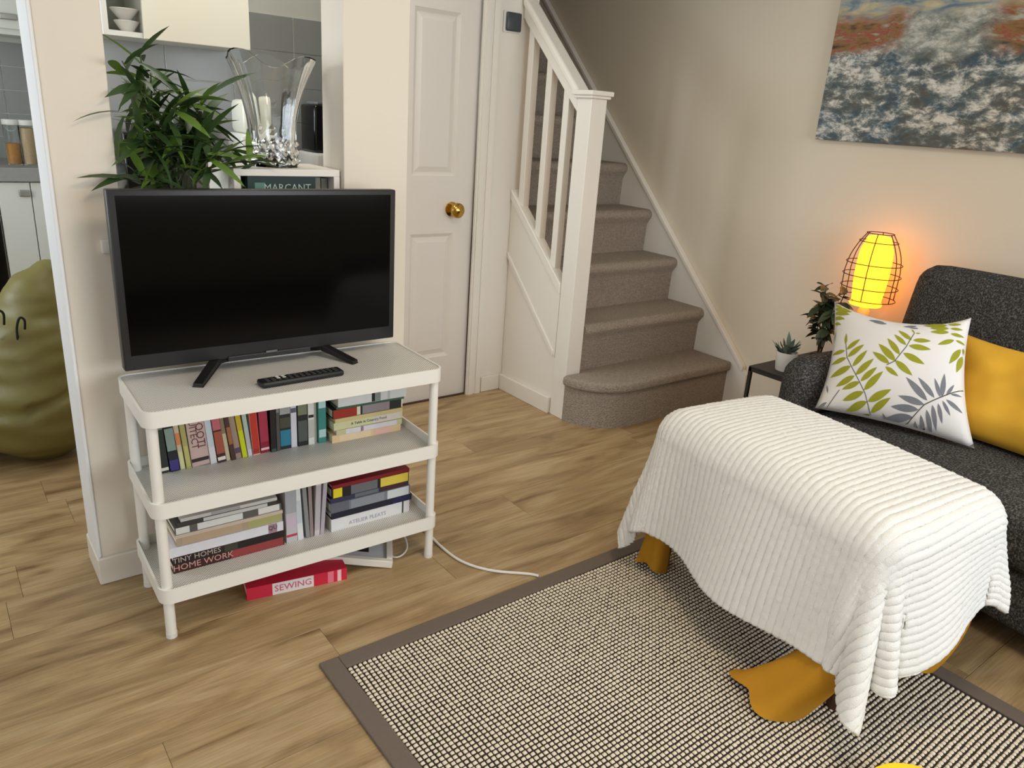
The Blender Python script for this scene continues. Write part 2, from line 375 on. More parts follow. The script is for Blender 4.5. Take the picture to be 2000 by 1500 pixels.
# door wall
struct(B().box(-.93, -.905, YD, YD+.1, 0, 2.45).box(-.13, 0.0, YD, YD+.1, 0, 2.45).box(-.905, -.13, YD, YD+.1, 2.04, 2.45).build('wall_door', WALL_W), 'white wall beside the door', 'wall')
struct(B().box(-.13, -.014, YD-.013, YD, 0, .08).build('baseboard_door', GLOSSW, bevel=.003), 'white skirting beside the door frame', 'baseboard')
struct(B().box(0.0, .09, YD, 3.0, 0, 4.6).build('wall_stair', WALL_W), 'wall beside the staircase', 'wall')
struct(B().box(0, XW, 3.0, 3.1, 0, 4.6).box(0, XW, -.45, 3.0, 4.5, 4.6).box(0, XW, -.55, -.45, 2.55, 4.6).box(-.1, 0, -.55, YD, 2.55, 4.6).build('wall_stairwell', WALL), 'upper walls of the stairwell', 'wall')
struct(B().box(XW-.014, XW, -4.3, -.33, 0, .085).build('baseboard_right', GLOSSW, bevel=.003), 'white skirting along the painting wall', 'baseboard')
# door
d = bpy.data.objects.new('door_1', None); COL.objects.link(d); d.location = (-.565, YD, 0); struct(d, 'white panelled door with a brass knob', 'door')
b = B()
dx0, dx1, dy0, dy1 = -.904, -.215, YD+.018, YD+.055
def panel_door(b):
    xs = [dx0, -.815, -.60, -.555, -.323, dx1]
    zs = [.004, .22, .828, 1.09, 1.78, 1.80, 2.03]
    pans = [(-.815, -.60, .22, .828), (-.555, -.323, .22, .828), (-.815, -.60, 1.09, 1.776), (-.555, -.323, 1.09, 1.776)]
    b.box(dx0, -.815, dy0, dy1, .004, 2.03); b.box(-.60, -.555, dy0, dy1, .004, 2.03); b.box(-.323, dx1, dy0, dy1, .004, 2.03)
    for a, c in ((-.815, -.60), (-.555, -.323)):
        b.box(a, c, dy0, dy1, .004, .22); b.box(a, c, dy0, dy1, .828, 1.09); b.box(a, c, dy0, dy1, 1.776, 2.03)
    return pans
pans = panel_door(b)
b.build('door_leaf', DOORW, d)
for (a, c, e, f) in pans:
    q = B()
    i = .016; y0 = dy0+.0; y1 = dy0+.012; j = .04; y2 = dy0+.003
    vs = [(a, y0, e), (c, y0, e), (c, y0, f), (a, y0, f), (a+i, y1, e+i), (c-i, y1, e+i), (c-i, y1, f-i), (a+i, y1, f-i),
          (a+j, y2, e+j), (c-j, y2, e+j), (c-j, y2, f-j), (a+j, y2, f-j)]
    q.add(vs, [(0, 1, 5, 4), (1, 2, 6, 5), (2, 3, 7, 6), (3, 0, 4, 7), (4, 5, 9, 8), (5, 6, 10, 9), (6, 7, 11, 10), (7, 4, 8, 11), (8, 9, 10, 11)])
    q.build('door_panel', DOORW, d)
k = B().lathe([(.026, 0), (.026, .004), (.010, .008), (.009, .030), (.020, .036), (.027, .046), (.027, .056), (.021, .066), (.0, .070)], n=24)
k.v = [(-.336+x*1.3, dy0-z*1.05, .94+y*1.3) for x, y, z in k.v]
k.build('door_knob', BRASS, d, smooth=True)
fr = B()
for x0, x1 in ((-.222, -.135), (-.985+.01, -.902)):
    for (a, c, t) in ((0, 1, .013), (.10, .40, .02), (.60, .92, .017)):
        fr.box(x0+(x1-x0)*a, x0+(x1-x0)*c, YD-t, YD, 0, 2.09)
fr.box(-.975, -.135, YD-.016, YD, 2.03, 2.11)
fr.build('door_frame', GLOSSW, d)
B().box(-.902, -.222, YD+.0, YD+.012, -.002, .006).build('threshold', DWOOD, d)

# ---- kitchen walls and tiles
KY = 1.1; KY2 = 2.9; KX = -1.70
kw = struct(B().box(KX, 0, KY, KY+.1, 0, 2.45).box(KX, KX+.1, KY+.1, KY2, 0, 2.45).build('wall_kitchen', KITW), 'white kitchen wall seen through the opening', 'wall')
kw2 = struct(B().box(-3.7, KX, KY2, KY2+.1, 0, 2.45).build('wall_kitchen_far', KITW), 'far white kitchen wall at left', 'wall')
def tiles(parent, x0, nx, tw, z0, nz, th, y):
    g = B().box(x0, x0+nx*tw, y-.004, y, z0, z0+nz*th).build('grout', GROUT, parent)
    me = box(-tw/2+.002, tw/2-.002, -.009, 0, -th/2+.002, th/2-.002).mesh('tile', bevel=.0012, seg=1); me.materials.append(TILE)
    inv = wmat(parent).inverted()
    for i in range(nx):
        for j in range(nz):
            o = bpy.data.objects.new('tile', me); COL.objects.link(o); o.parent = parent; o.location = inv @ Vector((x0+(i+.5)*tw, y, z0+(j+.5)*th))
tiles(kw, -.856-.28*3, 5, .28, 1.723-.15*5, 5, .15, KY)
tiles(kw2, -1.838-.26*3, 3, .26, 1.575-.126*5, 5, .126, KY2)
tiles(kw2, -1.838, 1, .137, 1.575-.126*5, 5, .126, KY2)

# ================================================================== STAIRCASE
st = thing('staircase', 'carpeted staircase with white balustrade rising along the right wall', 'staircase', (.5, 0, 0))
RS, GO, Y1 = .232, .2297, -.242
# bottom step with rounded curtail end
def curtail(o):
    pts = [(.955, -.242+o), (.955, .03), (.092, .03), (.092, -.004), (.02+o, -.004)]
    cx, cy, ex, ey = .235, -.004, .262-o, .238-o
    arc = [(cx-ex*math.cos(t), cy-ey*math.sin(t)) for t in [i*PI/2/14 for i in range(1, 15)]]
    return pts[0:5]+[(cx-ex, cy)]+arc
s1 = B().prism(curtail(.026), 0, .190).build('step', CARPET, st)
B().prism(curtail(0), .182, RS).build('step_nosing', CARPET, s1, bevel=.019, seg=4, smooth=True)
for i in range(1, 12):
    y0 = Y1+i*GO; z0, z1 = i*RS, (i+1)*RS
    n = .022
    n = .030
    pr = [(y0+.034, z0-.004), (y0+.030, z1-.085), (y0+.018, z1-.064)]
    pr += [(y0+n-n*math.cos(t), z1-n+n*math.sin(t)) for t in [j*(PI/2+.55)/9-.55 for j in range(0, 10)]]
    pr += [(y0+GO+.03, z1), (y0+GO+.03, z0-.004)]
    B().prism(pr, .036 if i > 1 else .093, .955, 'x').build('step', CARPET, st, smooth=True)
# strings
def sl_z(y, c): return c+(y)*1.0
B().prism([(-.335, 0), (-.335, .185), (-.30, .215), (1.9, 2.415), (2.6, 3.12), (2.6, 2.5), (.2, 0)], .955, XW-.001, 'x').build('wall_string', GLOSSW, st)
B().prism([(-.31, .20), (2.6, 3.11), (2.6, 3.135), (-.31, .225)], .944, XW-.001, 'x').build('string_cap', GLOSSW, st, bevel=.002, seg=1)
B().prism([(.092, .29), (.092, .60), (.51, 1.00), (.51, .72)], 0.0, .036, 'x').build('outer_string', GLOSSW, st)
B().prism([(.092, 0), (.092, .33), (.51, .75), (.51, 0)], .006, .030, 'x').build('spandrel_panel', WALL_W, st)
B().prism([(.105, .295), (.105, .322), (.51, .727), (.51, .70)], -.006, .012, 'x').build('moulding', GLOSSW, st, bevel=.002, seg=1)
B().prism([(.092, .600), (.092, .650), (.51, 1.035), (.51, .985)], -.008, .045, 'x').build('base_rail', GLOSSW, st, bevel=.003, seg=1)
B().box(-.013, .006, .10, .51, 0, .082).build('skirting', GLOSSW, st, bevel=.003)
# handrail (with a groove moulding) and balusters
B().prism([(.088, 1.40), (.088, 1.455), (.51, 1.85), (.51, 1.795)], .002, .055, 'x').build('handrail_underside', GLOSSW, st, bevel=.004, seg=1)
B().prism([(.088, 1.452), (.088, 1.50), (.51, 1.895), (.51, 1.848)], -.010, .066, 'x').build('handrail', GLOSSW, st, bevel=.012, seg=3)
for y in (.448, .305, .175):
    za = .645+(y-.092)*.92; zb = 1.405+(y-.088)*.936
    B().box(.009, .047, y-.019, y+.019, za-.02, zb+.012).build('baluster', GLOSSW, st, bevel=.002, seg=1)
nw = B().box(0, .09, 0, .09, 0, 1.462).build('newel_post', GLOSSW, st, bevel=.003, seg=2)
B().box(-.012, .102, -.012, .102, 1.462, 1.474).box(-.02, .11, -.02, .11, 1.474, 1.494).build('newel_cap', GLOSSW, nw, bevel=.004, seg=2)

# thermostat
t = thing('thermostat', 'small dark square thermostat on the white wall beside the handrail', 'thermostat', (-.062, YD, 1.77))
B().box(-.112, -.018, YD-.009, YD, 1.725, 1.815).build('back_plate', POTW, t, bevel=.004)
B().box(-.103, -.022, YD-.024, YD-.009, 1.731, 1.809).build('front_panel', mat('slate_plastic', (58, 66, 70), .3, .05, 20), t, bevel=.006, smooth=True)

# ================================================================== PAINTING
pt = thing('painting', 'large unframed canvas of a stormy sea in grey, white and rust', 'painting', (XW-.02, -1.1, 1.36))
B().box(XW-.035, XW-.001, -1.75, -.478, 1.362, 2.20).build('canvas', PAINT, pt, bevel=.002, seg=1)

# ================================================================== RUG
rg = thing('rug', 'woven cream and black area rug with taupe binding on the oak floor', 'rug', (-.97, -2.1, 0))
rx0, rx1, ry0, ry1 = -1.684, -.262, -3.15, -.996
B().box(rx0+.02, rx1-.02, ry0+.02, ry1-.02, 0, .006).build('rug_backing', RUGD, rg)
bw = .052
B().box(rx0, rx0+bw, ry0, ry1, 0, .010).box(rx1-bw, rx1, ry0, ry1, 0, .010).box(rx0+bw, rx1-bw, ry1-bw, ry1, 0, .010).box(rx0+bw, rx1-bw, ry0, ry0+bw, 0, .010).build('binding', TAUPE, rg, bevel=.003, seg=2)
px, py = .0138, .0128
nx = int((rx1-rx0-2*bw)/px); ny = int((ry1-ry0-2*bw)/py)
ix, iy = np.meshgrid(np.arange(nx), np.arange(ny)); ix = ix.ravel(); iy = iy.ravel()
cx = rx0+bw+(ix+.5)*px+rng.normal(0, .0003, ix.size)+.0012*np.sin(iy*.21); cy = ry0+bw+(iy+.5)*py+rng.normal(0, .0003, ix.size)+.0012*np.sin(ix*.17)
hx = .0051+rng.normal(0, .0003, ix.size); hy = .0042+rng.normal(0, .0003, ix.size)
bv = np.array([(-1, -.75, 0), (-.75, -1, 0), (.75, -1, 0), (1, -.75, 0), (1, .75, 0), (.75, 1, 0), (-.75, 1, 0), (-1, .75, 0), (-.55, -.55, 1), (.55, -.55, 1), (.55, .55, 1), (-.55, .55, 1)])
V = np.zeros((ix.size, 12, 3))
V[:, :, 0] = cx[:, None]+bv[None, :, 0]*hx[:, None]; V[:, :, 1] = cy[:, None]+bv[None, :, 1]*hy[:, None]; V[:, :, 2] = .0058+bv[None, :, 2]*.0042
F4 = np.array([(0, 1, 8, 8), (1, 2, 9, 8), (2, 3, 9, 9), (3, 4, 10, 9), (4, 5, 10, 10), (5, 6, 11, 10), (6, 7, 11, 11), (7, 0, 8, 11), (8, 9, 10, 11)])
T3 = []
for f in F4:
    T3.append((f[0], f[1], f[2]))
    if f[3] != f[2]: T3.append((f[0], f[2], f[3]))
T3 = np.array(T3)
Fc = (T3[None]+np.arange(ix.size)[:, None, None]*12).reshape(-1, 3)
me = bpy.data.meshes.new('weave'); Vl = V.reshape(-1, 3)-np.array(rg.location)
me.vertices.add(len(Vl)); me.vertices.foreach_set('co', Vl.ravel())
me.loops.add(Fc.size); me.loops.foreach_set('vertex_index', Fc.ravel().astype(np.int32))
me.polygons.add(len(Fc)); me.polygons.foreach_set('loop_start', np.arange(0, Fc.size, 3, dtype=np.int32)); me.polygons.foreach_set('loop_total', np.full(len(Fc), 3, dtype=np.int32))
me.update(); me.validate(); me.materials.append(RUGC)
wv = bpy.data.objects.new('weave', me); COL.objects.link(wv); wv.parent = rg; wv['kind'] = 'stuff'

# ================================================================== TV STAND
SX, SY, SW, SD, SA = -1.9815, -.7013, .8275, .3146, -.0232
Z1, Z2, Z3, LIP = .6481, .4026, .1542, .0418
ca, sa = math.cos(SA), math.sin(SA)
def SL(u, v, z): return Vector((SX+u*ca-v*sa, SY+u*sa+v*ca, z))
sd = thing('shelf_unit', 'white perforated steel shelf unit with three trays under the television', 'shelf', SL(SW/2, SD/2, 0), (0, 0, SA))
def rrect(x0, x1, y0, y1, r, n=6):
    out = []
    for (cx_, cy_, a0) in ((x1-r, y1-r, 0), (x0+r, y1-r, PI/2), (x0+r, y0+r, PI), (x1-r, y0+r, 3*PI/2)):
        out += [(cx_+r*math.cos(a0+i*PI/2/n), cy_+r*math.sin(a0+i*PI/2/n)) for i in range(n+1)]
    return out
hw, hd = SW/2, SD/2
for zt, rec in ((Z1, .003), (Z2, .028), (Z3, .028)):
    o = rrect(-hw, hw, -hd, hd, .03); i_ = rrect(-hw+.006, hw-.006, -hd+.006, hd-.006, .025); n = len(o)
    bb = B()
    zs = zt-rec
    bb.add([(x, y, zt-LIP) for x, y in o]+[(x, y, zt) for x, y in o]+[(x, y, zt) for x, y in i_]+[(x, y, zt-LIP) for x, y in i_],
           [(k, (k+1) % n, n+(k+1) % n, n+k) for k in range(n)]+[(n+k, n+(k+1) % n, 2*n+(k+1) % n, 2*n+k) for k in range(n)]+[(2*n+k, 2*n+(k+1) % n, 3*n+(k+1) % n, 3*n+k) for k in range(n)]+[(3*n+k, 3*n+(k+1) % n, (k+1) % n, k) for k in range(n)])
    ob = bb.build('tray_rim', STEELW, sd, smooth=True, local=True)
    B().prism(i_, zs-.003, zs).build('tray_plate', PERF, sd, local=True)
for sx in (-1, 1):
    for sy in (-1, 1):
        x, y = sx*(hw-.022), sy*(hd-.022)
        lg = B().cyl((x, y, .012), (x, y, Z1-LIP+.004), .0135, n=16).build('leg', STEELW, sd, smooth=True, local=True)
        B().cyl((x, y, 0), (x, y, .014), .0142, n=16).build('foot_cap', POTW, lg, smooth=True, local=True)
S1, S2, S3 = Z1-.003, Z2-.028, Z3-.028

# ================================================================== BOOKS
BK = {}
def bmat(c):
    k = 'book_%d_%d_%d' % c
    return mat(k, c, .5, .08, 30)
def book(th, h, dp, cover, label, u, v, z, lean=0, flat=False, yaw=0, bands=(), title=None, tcol=(240, 236, 226), tsize=None, group=None, paper=False, world=None):
    """local frame: thickness x, spine toward -y, height z"""
    if world: loc, rz = Vector(world), yaw
    else: loc, rz = SL(u, v, z), SA+yaw
    if flat: R = Matrix.Rotation(rz, 3, 'Z') @ Matrix.Rotation(PI/2, 3, 'Y')
    else: R = Matrix.Rotation(rz, 3, 'Z') @ Matrix.Rotation(lean, 3, 'Y')
    o = thing('book', label, 'book', loc, R.to_euler(), group)
    c = .0016 if paper else .0024
    # when flat, height runs along +x and thickness runs along -z: shift so that z stays above the surface
    sx = -th if flat else 0
    cb = B()
    cb.prism([(sx, 0), (sx+th, 0), (sx+th, dp), (sx+th-c, dp), (sx+th-c, c*1.6), (sx+c, c*1.6), (sx+c, dp), (sx, dp)], 0, h)
    cb.build('cover', bmat(cover), o, local=True)
    B().box(sx+c, sx+th-c, c*1.6, dp-.003, .0025 if not paper else .0005, h-(.0025 if not paper else .0005)).build('pages', PAGE, o, local=True)
    for (a, b_, col) in bands:
        B().box(sx+.0008, sx+th-.0008, -.0005, .0005, h*a, h*b_).build('spine_band', bmat(col), o, local=True)
    if title:
        for (txt, frac, off, sz) in title:
            # text along the height of the spine
            M = Matrix.Translation((sx+th*off, -.0008, h*frac)) @ Matrix(((0, -1, 0, 0), (0, 0, -1, 0), (1, 0, 0, 0), (0, 0, 0, 1)))
            if not flat: M = Matrix.Translation((sx+th*off, -.0008, h*frac)) @ Matrix(((0, 1, 0, 0), (0, 0, -1, 0), (-1, 0, 0, 0), (0, 0, 0, 1)))
            text_mesh(txt, sz, bmat(tcol), 'spine_title', o, M)
    return o
G1 = 'books in the upper row of the shelf unit'
v0 = .236
row1 = [  # u, th, h, lean, colour, label, bands, title, tcol
 (.074, .020, .180, -.06, (38, 44, 36), 'dark green paperback, leftmost in the upper row beside the shelf leg', [(.04, .09, (225, 222, 210)), (.72, .86, (120, 126, 104))], None, None),
 (.097, .024, .176, -.07, (24, 24, 34), 'black paperback with indigo foot and pale teal lettering', [(.02, .20, (64, 52, 128)), (.36, .74, (132, 150, 142))], None, None),
 (.124, .013, .178, -.08, (214, 196, 160), 'cream paperback with an orange patch on its spine', [(.42, .62, (226, 140, 88)), (.0, .30, (220, 220, 168))], None, None),
 (.139, .013, .178, -.08, (172, 166, 102), 'thin olive paperback left of the wide pink book', [(.05, .4, (190, 186, 110))], None, None),
 (.155, .048, .178, -.07, (204, 176, 168), 'wide pink book with brown capital letters on its spine', [(.075, .135, (52, 40, 44))], [('LFOOTI', .60, .68, .030), ('SUITECT', .58, .32, .026)], (104, 62, 62)),
 (.205, .017, .174, -.08, (226, 222, 224), 'white paperback right of the wide pink book', [(.3, .8, (206, 214, 222))], None, None),
 (.224, .023, .176, -.09, (58, 36, 34), 'brown-black book with a rust panel and white tag at its foot', [(.16, .55, (168, 84, 62)), (.58, .96, (196, 104, 112)), (.04, .10, (240, 228, 212))], None, None),
 (.249, .011, .172, -.10, (216, 204, 168), 'thin beige paperback right of the rust-panelled book', [(.5, .9, (150, 130, 106))], None, None),
 (.262, .012, .170, -.11, (76, 48, 40), 'thin dark brown book leaning left in the upper row', [(.3, .62, (168, 104, 64))], None, None),
 (.276, .016, .172, -.12, (168, 144, 126), 'tan paperback leaning beside the lime one', [(.1, .2, (96, 70, 96))], None, None),
 (.294, .014, .170, -.12, (206, 178, 52), 'yellow and lime paperback leaning in the upper row', [(.02, .52, (204, 218, 22))], None, None),
 (.310, .012, .172, -.10, (190, 192, 186), 'thin grey paperback between the lime and the red one', [(.03, .14, (214, 206, 232)), (.5, .9, (178, 200, 188))], None, None),
 (.325, .021, .176, -.05, (224, 196, 176), 'red paperback with pale edges in the upper row', [(.02, .98, (200, 52, 34)), (.05, .12, (246, 200, 186))], None, None),
 (.350, .026, .178, -.03, (146, 22, 52), 'crimson book with a small white tag at its foot', [(.05, .09, (240, 206, 206)), (.2, .9, (176, 50, 76))], None, None),
 (.378, .016, .178, 0, (26, 20, 18), 'black book right of the crimson one', [(.0, .06, (60, 84, 66))], None, None),
 (.396, .010, .176, 0, (84, 80, 76), 'thin grey-black book left of the blue-footed one', [(.7, .95, (138, 138, 134))], None, None),
 (.408, .033, .182, 0, (34, 36, 38), 'black book with a white moon and a blue foot on its spine', [(.06, .34, (44, 130, 156)), (.62, .84, (172, 172, 170)), (.38, .56, (78, 74, 60))], None, None),
 (.443, .018, .180, 0, (226, 224, 232), 'white book with one dark dot, right of the blue-footed one', [(.62, .70, (92, 94, 116))], None, None),
 (.463, .030, .184, 0, (30, 34, 28), 'black book with grey-green foliage pattern on its spine', [(.55, .92, (124, 132, 104)), (.08, .45, (86, 90, 84))], None, None),
 (.495, .018, .184, 0, (228, 228, 222), 'white book with a line of small black print', [(.48, .53, (40, 40, 40)), (.12, .44, (196, 196, 190))], None, None),
 (.514, .010, .184, 0, (182, 178, 162), 'thin stone-coloured book left of the teal one', [], None, None),
 (.526, .024, .186, 0, (62, 138, 130), 'teal book with pale bands at the end of the upper row', [(.62, .80, (186, 222, 222)), (.10, .24, (186, 218, 216)), (.82, .98, (58, 92, 112))], None, None),
]
for (u, th, h, lean, c, lab, bands, title, tc) in row1:
    book(th, h, .122, c, lab, u, v0+random.uniform(-.006, .006), S2, lean, bands=bands, title=title, tcol=tc or (240, 240, 230), group=G1, paper=th < .02)
G2 = 'books stacked flat at the right of the upper tray'
stk1 = [  # th, h, du, colour, label, bands, title
 (.026, .236, .0, (236, 206, 160), 'peach paperback, lowest of the stack at the right of the upper tray', [(.1, .55, (240, 214, 176)), (.6, .85, (240, 196, 178))], None, None),
 (.017, .224, .012, (206, 202, 156), 'sage paperback with a long white label, second from below in the upper stack', [(.14, .92, (226, 222, 230)), (.36, .40, (190, 150, 170))], None, None),
 (.024, .236, .004, (216, 214, 168), 'cream-green book with dark script on its spine in the upper stack', [(.55, .97, (226, 214, 206))], [('A Table in Country Food', .50, .45, .012)], (70, 74, 70)),
 (.013, .232, .008, (212, 196, 138), 'straw-yellow book in the middle of the upper stack', [], None, None),
 (.029, .234, .002, (36, 38, 34), 'dark book with a red end and white strip in the upper stack', [(.01, .34, (164, 44, 24)), (.34, .39, (232, 226, 200)), (.42, .82, (150, 140, 144))], None, None),
 (.008, .230, .014, (62, 96, 76), 'thin green book below the white topmost one in the upper stack', [], None, None),
 (.030, .232, .018, (222, 224, 224), 'thick white book with a black square, topmost of the upper stack', [(.48, .53, (24, 26, 26)), (.535, .61, (138, 146, 142)), (.72, .75, (188, 198, 196))], None, None)]
z = S2
for (th, h, du, c, lab, bands, title, tc) in stk1:
    z += .0004
    book(th, h, .145, c, lab, .560+du, .206+random.uniform(-.004, .004), z, flat=True, yaw=random.uniform(-.015, .015), bands=bands, title=title, tcol=tc or (240, 240, 230), group=G2)
    z += th
G3 = 'large books stacked flat at the left of the lower tray'
stk2 = [
 (.027, .308, .0, (66, 26, 24), 'dark red large book with pale capitals, lowest of the left stack in the lower tray', [(.50, .99, (150, 62, 62))], [('HOME WORK', .26, .45, .026)], (206, 160, 150)),
 (.023, .306, .002, (34, 26, 24), 'black large book with pale capitals, second from below in the left stack', [(.44, .56, (60, 62, 48))], [('TINY HOMES', .20, .45, .022)], (196, 174, 162)),
 (.029, .312, -.006, (230, 228, 234), 'thick white book in the middle of the left stack', [(.86, .94, (168, 130, 140))], [('QU', .90, .45, .018)], (40, 60, 66)),
 (.026, .292, .014, (178, 160, 134), 'tan large book with an olive end in the left stack', [(.66, .98, (176, 172, 112)), (.05, .6, (190, 166, 138))], None, None),
 (.010, .294, .012, (206, 190, 172), 'thin beige book above the tan one in the left stack', [], None, None),
 (.021, .292, .012, (96, 94, 92), 'grey book with white labels along its spine in the left stack', [(.01, .13, (228, 228, 222)), (.20, .62, (226, 228, 224)), (.77, .98, (232, 230, 226))], None, None),
 (.012, .270, .020, (60, 58, 58), 'charcoal book with a white strip, second from top in the left stack', [(.25, .9, (206, 206, 204))], None, None),
 (.010, .262, .030, (208, 206, 202), 'thin pale grey book, topmost of the left stack in the lower tray', [(.3, .6, (168, 168, 166))], None, None)]
z = S3
for (th, h, du, c, lab, bands, title, tc) in stk2:
    z += .0004
    book(th, h, .19, c, lab, .058+du, .114+random.uniform(-.004, .004), z, flat=True, yaw=random.uniform(-.012, .012), bands=bands, title=title, tcol=tc or (240, 240, 230), group=G3)
    z += th
G4 = 'magazines standing between the two stacks of the lower tray'
for (u, th, h, lean, c, lab, bands) in (
 (.374, .033, .196, 0.0, (196, 194, 196), 'pale grey file with a red dot, left of the standing magazines', [(.10, .14, (196, 60, 84)), (.5, .9, (168, 172, 178)), (.2, .45, (206, 190, 204))]),
 (.409, .017, .190, -.04, (226, 230, 232), 'white magazine right of the red-dotted file', [(.3, .7, (204, 210, 216))]),
 (.434, .012, .185, -.05, (142, 142, 142), 'mid grey magazine leaning left in the lower tray', []),
 (.447, .010, .184, -.02, (150, 134, 134), 'thin mauve-grey magazine in the lower tray', []),
 (.460, .016, .186, .05, (208, 202, 202), 'off-white magazine leaning right in the lower tray', [(.1, .9, (190, 184, 188))]),
 (.478, .012, .184, .08, (182, 174, 184), 'lilac-grey magazine leaning on the right stack', [])):
    book(th, h, .17, c, lab, u, .116, S3, lean, bands=bands, group=G4, paper=True)
G5 = 'books stacked flat at the right of the lower tray'
stk3 = [
 (.044, .270, .0, (232, 232, 232), 'thick white book with grey lettering, lowest of the right stack in the lower tray', [(.90, .92, (60, 60, 60))], [('ATELIER PLEATS', .45, .62, .018)], (176, 172, 184)),
 (.021, .276, .0, (26, 28, 46), 'navy-black book with a fine white line in the right stack', [(.75, .98, (30, 34, 78))], None, None),
 (.031, .272, -.002, (128, 130, 142), 'slate grey book with a white end panel in the right stack', [(.70, .98, (220, 228, 228)), (.0, .22, (104, 106, 118)), (.24, .66, (146, 150, 158))], None, None),
 (.014, .266, .0, (56, 56, 84), 'slim dark blue book in the right stack of the lower tray', [(.3, .6, (110, 116, 122)), (.62, .96, (76, 40, 44))], None, None),
 (.032, .262, .004, (28, 26, 24), 'black book with bright yellow blocks at both ends of its spine', [(.02, .13, (244, 218, 36)), (.62, .99, (238, 214, 82)), (.24, .58, (112, 114, 120))], None, None),
 (.012, .262, .006, (136, 22, 34), 'thin dark red book, topmost of the right stack in the lower tray', [], None, None)]
z = S3
for (th, h, du, c, lab, bands, title, tc) in stk3:
    z += .0004
    book(th, h, .19, c, lab, .512+du, .112+random.uniform(-.004, .004), z, flat=True, yaw=random.uniform(-.012, .012), bands=bands, title=title, tcol=tc or (240, 240, 230), group=G5)
    z += th
# red sewing book on the floor
book(.040, .292, .20, (206, 38, 66), 'red and white sewing book lying on the floor under the shelf unit', 0, 0, 0, flat=True, yaw=-.17, world=(-1.742, -.632, 0),
     bands=[(.245, .655, (232, 224, 224)), (.80, .86, (230, 120, 140)), (.90, .94, (244, 200, 200))], title=[('SEWING', .45, .5, .029)], tcol=(204, 90, 124))

# picture frame lying under the shelf
pf = thing('picture_frame', 'white picture frame with a black print propped on the red book under the shelf unit', 'picture frame', (-1.312, -.703, .001), (0, .14, math.radians(-28)))
q = B()
for a in ((-.31, 0, 0, .02), (-.31, 0, .20, .22), (-.31, -.29, .02, .20), (-.02, 0, .02, .20)): q.box(a[0], a[1], a[2], a[3], .0, .024)
q.build('frame', GLOSSW, pf, bevel=.002, seg=1, local=True)
box(-.29, -.02, .02, .20, .010, .014).build('mount', mat('mount_board', (206, 210, 214), .6, .02, 10), pf, local=True)
box(-.235, -.075, .06, .16, .0143, .0150).build('print', mat('print_black', (16, 16, 18), .4, .1, 20), pf, local=True)
box(-.29, -.02, .02, .20, .002, .010).build('backing', DWOOD, pf, local=True)

# ================================================================== TELEVISION + REMOTE
TX0, TX1, TZ0, TZ1, TY = -1.966, -1.188, .680, 1.1365, -.47
tv = thing('television', 'black flat-screen television standing on the white shelf unit', 'television', ((TX0+TX1)/2, TY, S1))
B().box(TX0, TX1, TY, TY+.035, TZ0, TZ1).build('housing', BEZEL, tv, bevel=.004, seg=2, smooth=True)
B().box(TX0+.08, TX1-.08, TY+.035, TY+.07, TZ0+.03, TZ1-.14).build('rear_cover', BLACKP, tv, bevel=.01)
B().box(TX0+.018, TX1-.018, TY-.0012, TY+.004, TZ0+.040, TZ1-.014).build('screen', SCREEN, tv)
B().box(TX0+.26, TX0+.50, TY-.004, TY+.02, TZ0-.008, TZ0+.006).build('sensor_bar', BEZEL, tv, bevel=.002)
B().box(-1.600, -1.568, TY-.006, TY-.003, TZ0+.006, TZ0+.011).build('logo', CHROME, tv)
for (a, c) in (((-1.735, TY+.012), (-1.816, -.566)), ((-1.420, TY+.012), (-1.366, -.562))):
    A = Vector((a[0], a[1], 0)); C_ = Vector((c[0], c[1], 0)); dd = (C_-A).normalized(); nn = Vector((-dd.y, dd.x, 0))*.0125
    ff = B()
    pts = [A-nn, A+nn, C_+nn, C_-nn]
    zt = [TZ0+.005, TZ0+.005, S1+.010, S1+.010]; zb = [TZ0-.012, TZ0-.012, S1+.0005, S1+.0005]
    ff.add([(p.x, p.y, z) for p, z in zip(pts, zb)]+[(p.x, p.y, z) for p, z in zip(pts, zt)], [(0, 1, 2, 3), (4, 5, 6, 7), (0, 1, 5, 4), (1, 2, 6, 5), (2, 3, 7, 6), (3, 0, 4, 7)])
    ff.build('foot', BLACKP, tv, bevel=.002)
    # rear half of the foot
    E_ = A-dd*.10
    pts = [A-nn, A+nn, E_+nn, E_-nn]
    ff = B(); ff.add([(p.x, p.y, z) for p, z in zip(pts, zb)]+[(p.x, p.y, z) for p, z in zip(pts, zt)], [(0, 1, 2, 3), (4, 5, 6, 7), (0, 1, 5, 4), (1, 2, 6, 5), (2, 3, 7, 6), (3, 0, 4, 7)])
    ff.build('foot', BLACKP, tv, bevel=.002)
rm = thing('remote_control', 'black remote control lying in front of the television', 'remote control', (-1.560, -.630, S1), (0, 0, .03))
box(-.118, .118, -.022, .022, .0005, .017).build('body', BLACKP, rm, bevel=.006, seg=3, smooth=True, local=True)
me = box(-.005, .005, -.0035, .0035, .0165, .0185).mesh('button', bevel=.001, seg=1); me.materials.append(mat('button_grey', (52, 52, 54), .6, .1, 20))
mw = box(-.005, .005, -.0035, .0035, .0165, .0187).mesh('button', bevel=.001, seg=1); mw.materials.append(mat('button_pale', (206, 206, 202), .6, .1, 20))
for i in range(13):
    for j in range(3):
        o = bpy.data.objects.new('button', mw if i in (2, 3) and j != 0 else me); COL.objects.link(o); o.parent = rm; o.location = (-.098+i*.0162, (j-1)*.0115, 0)

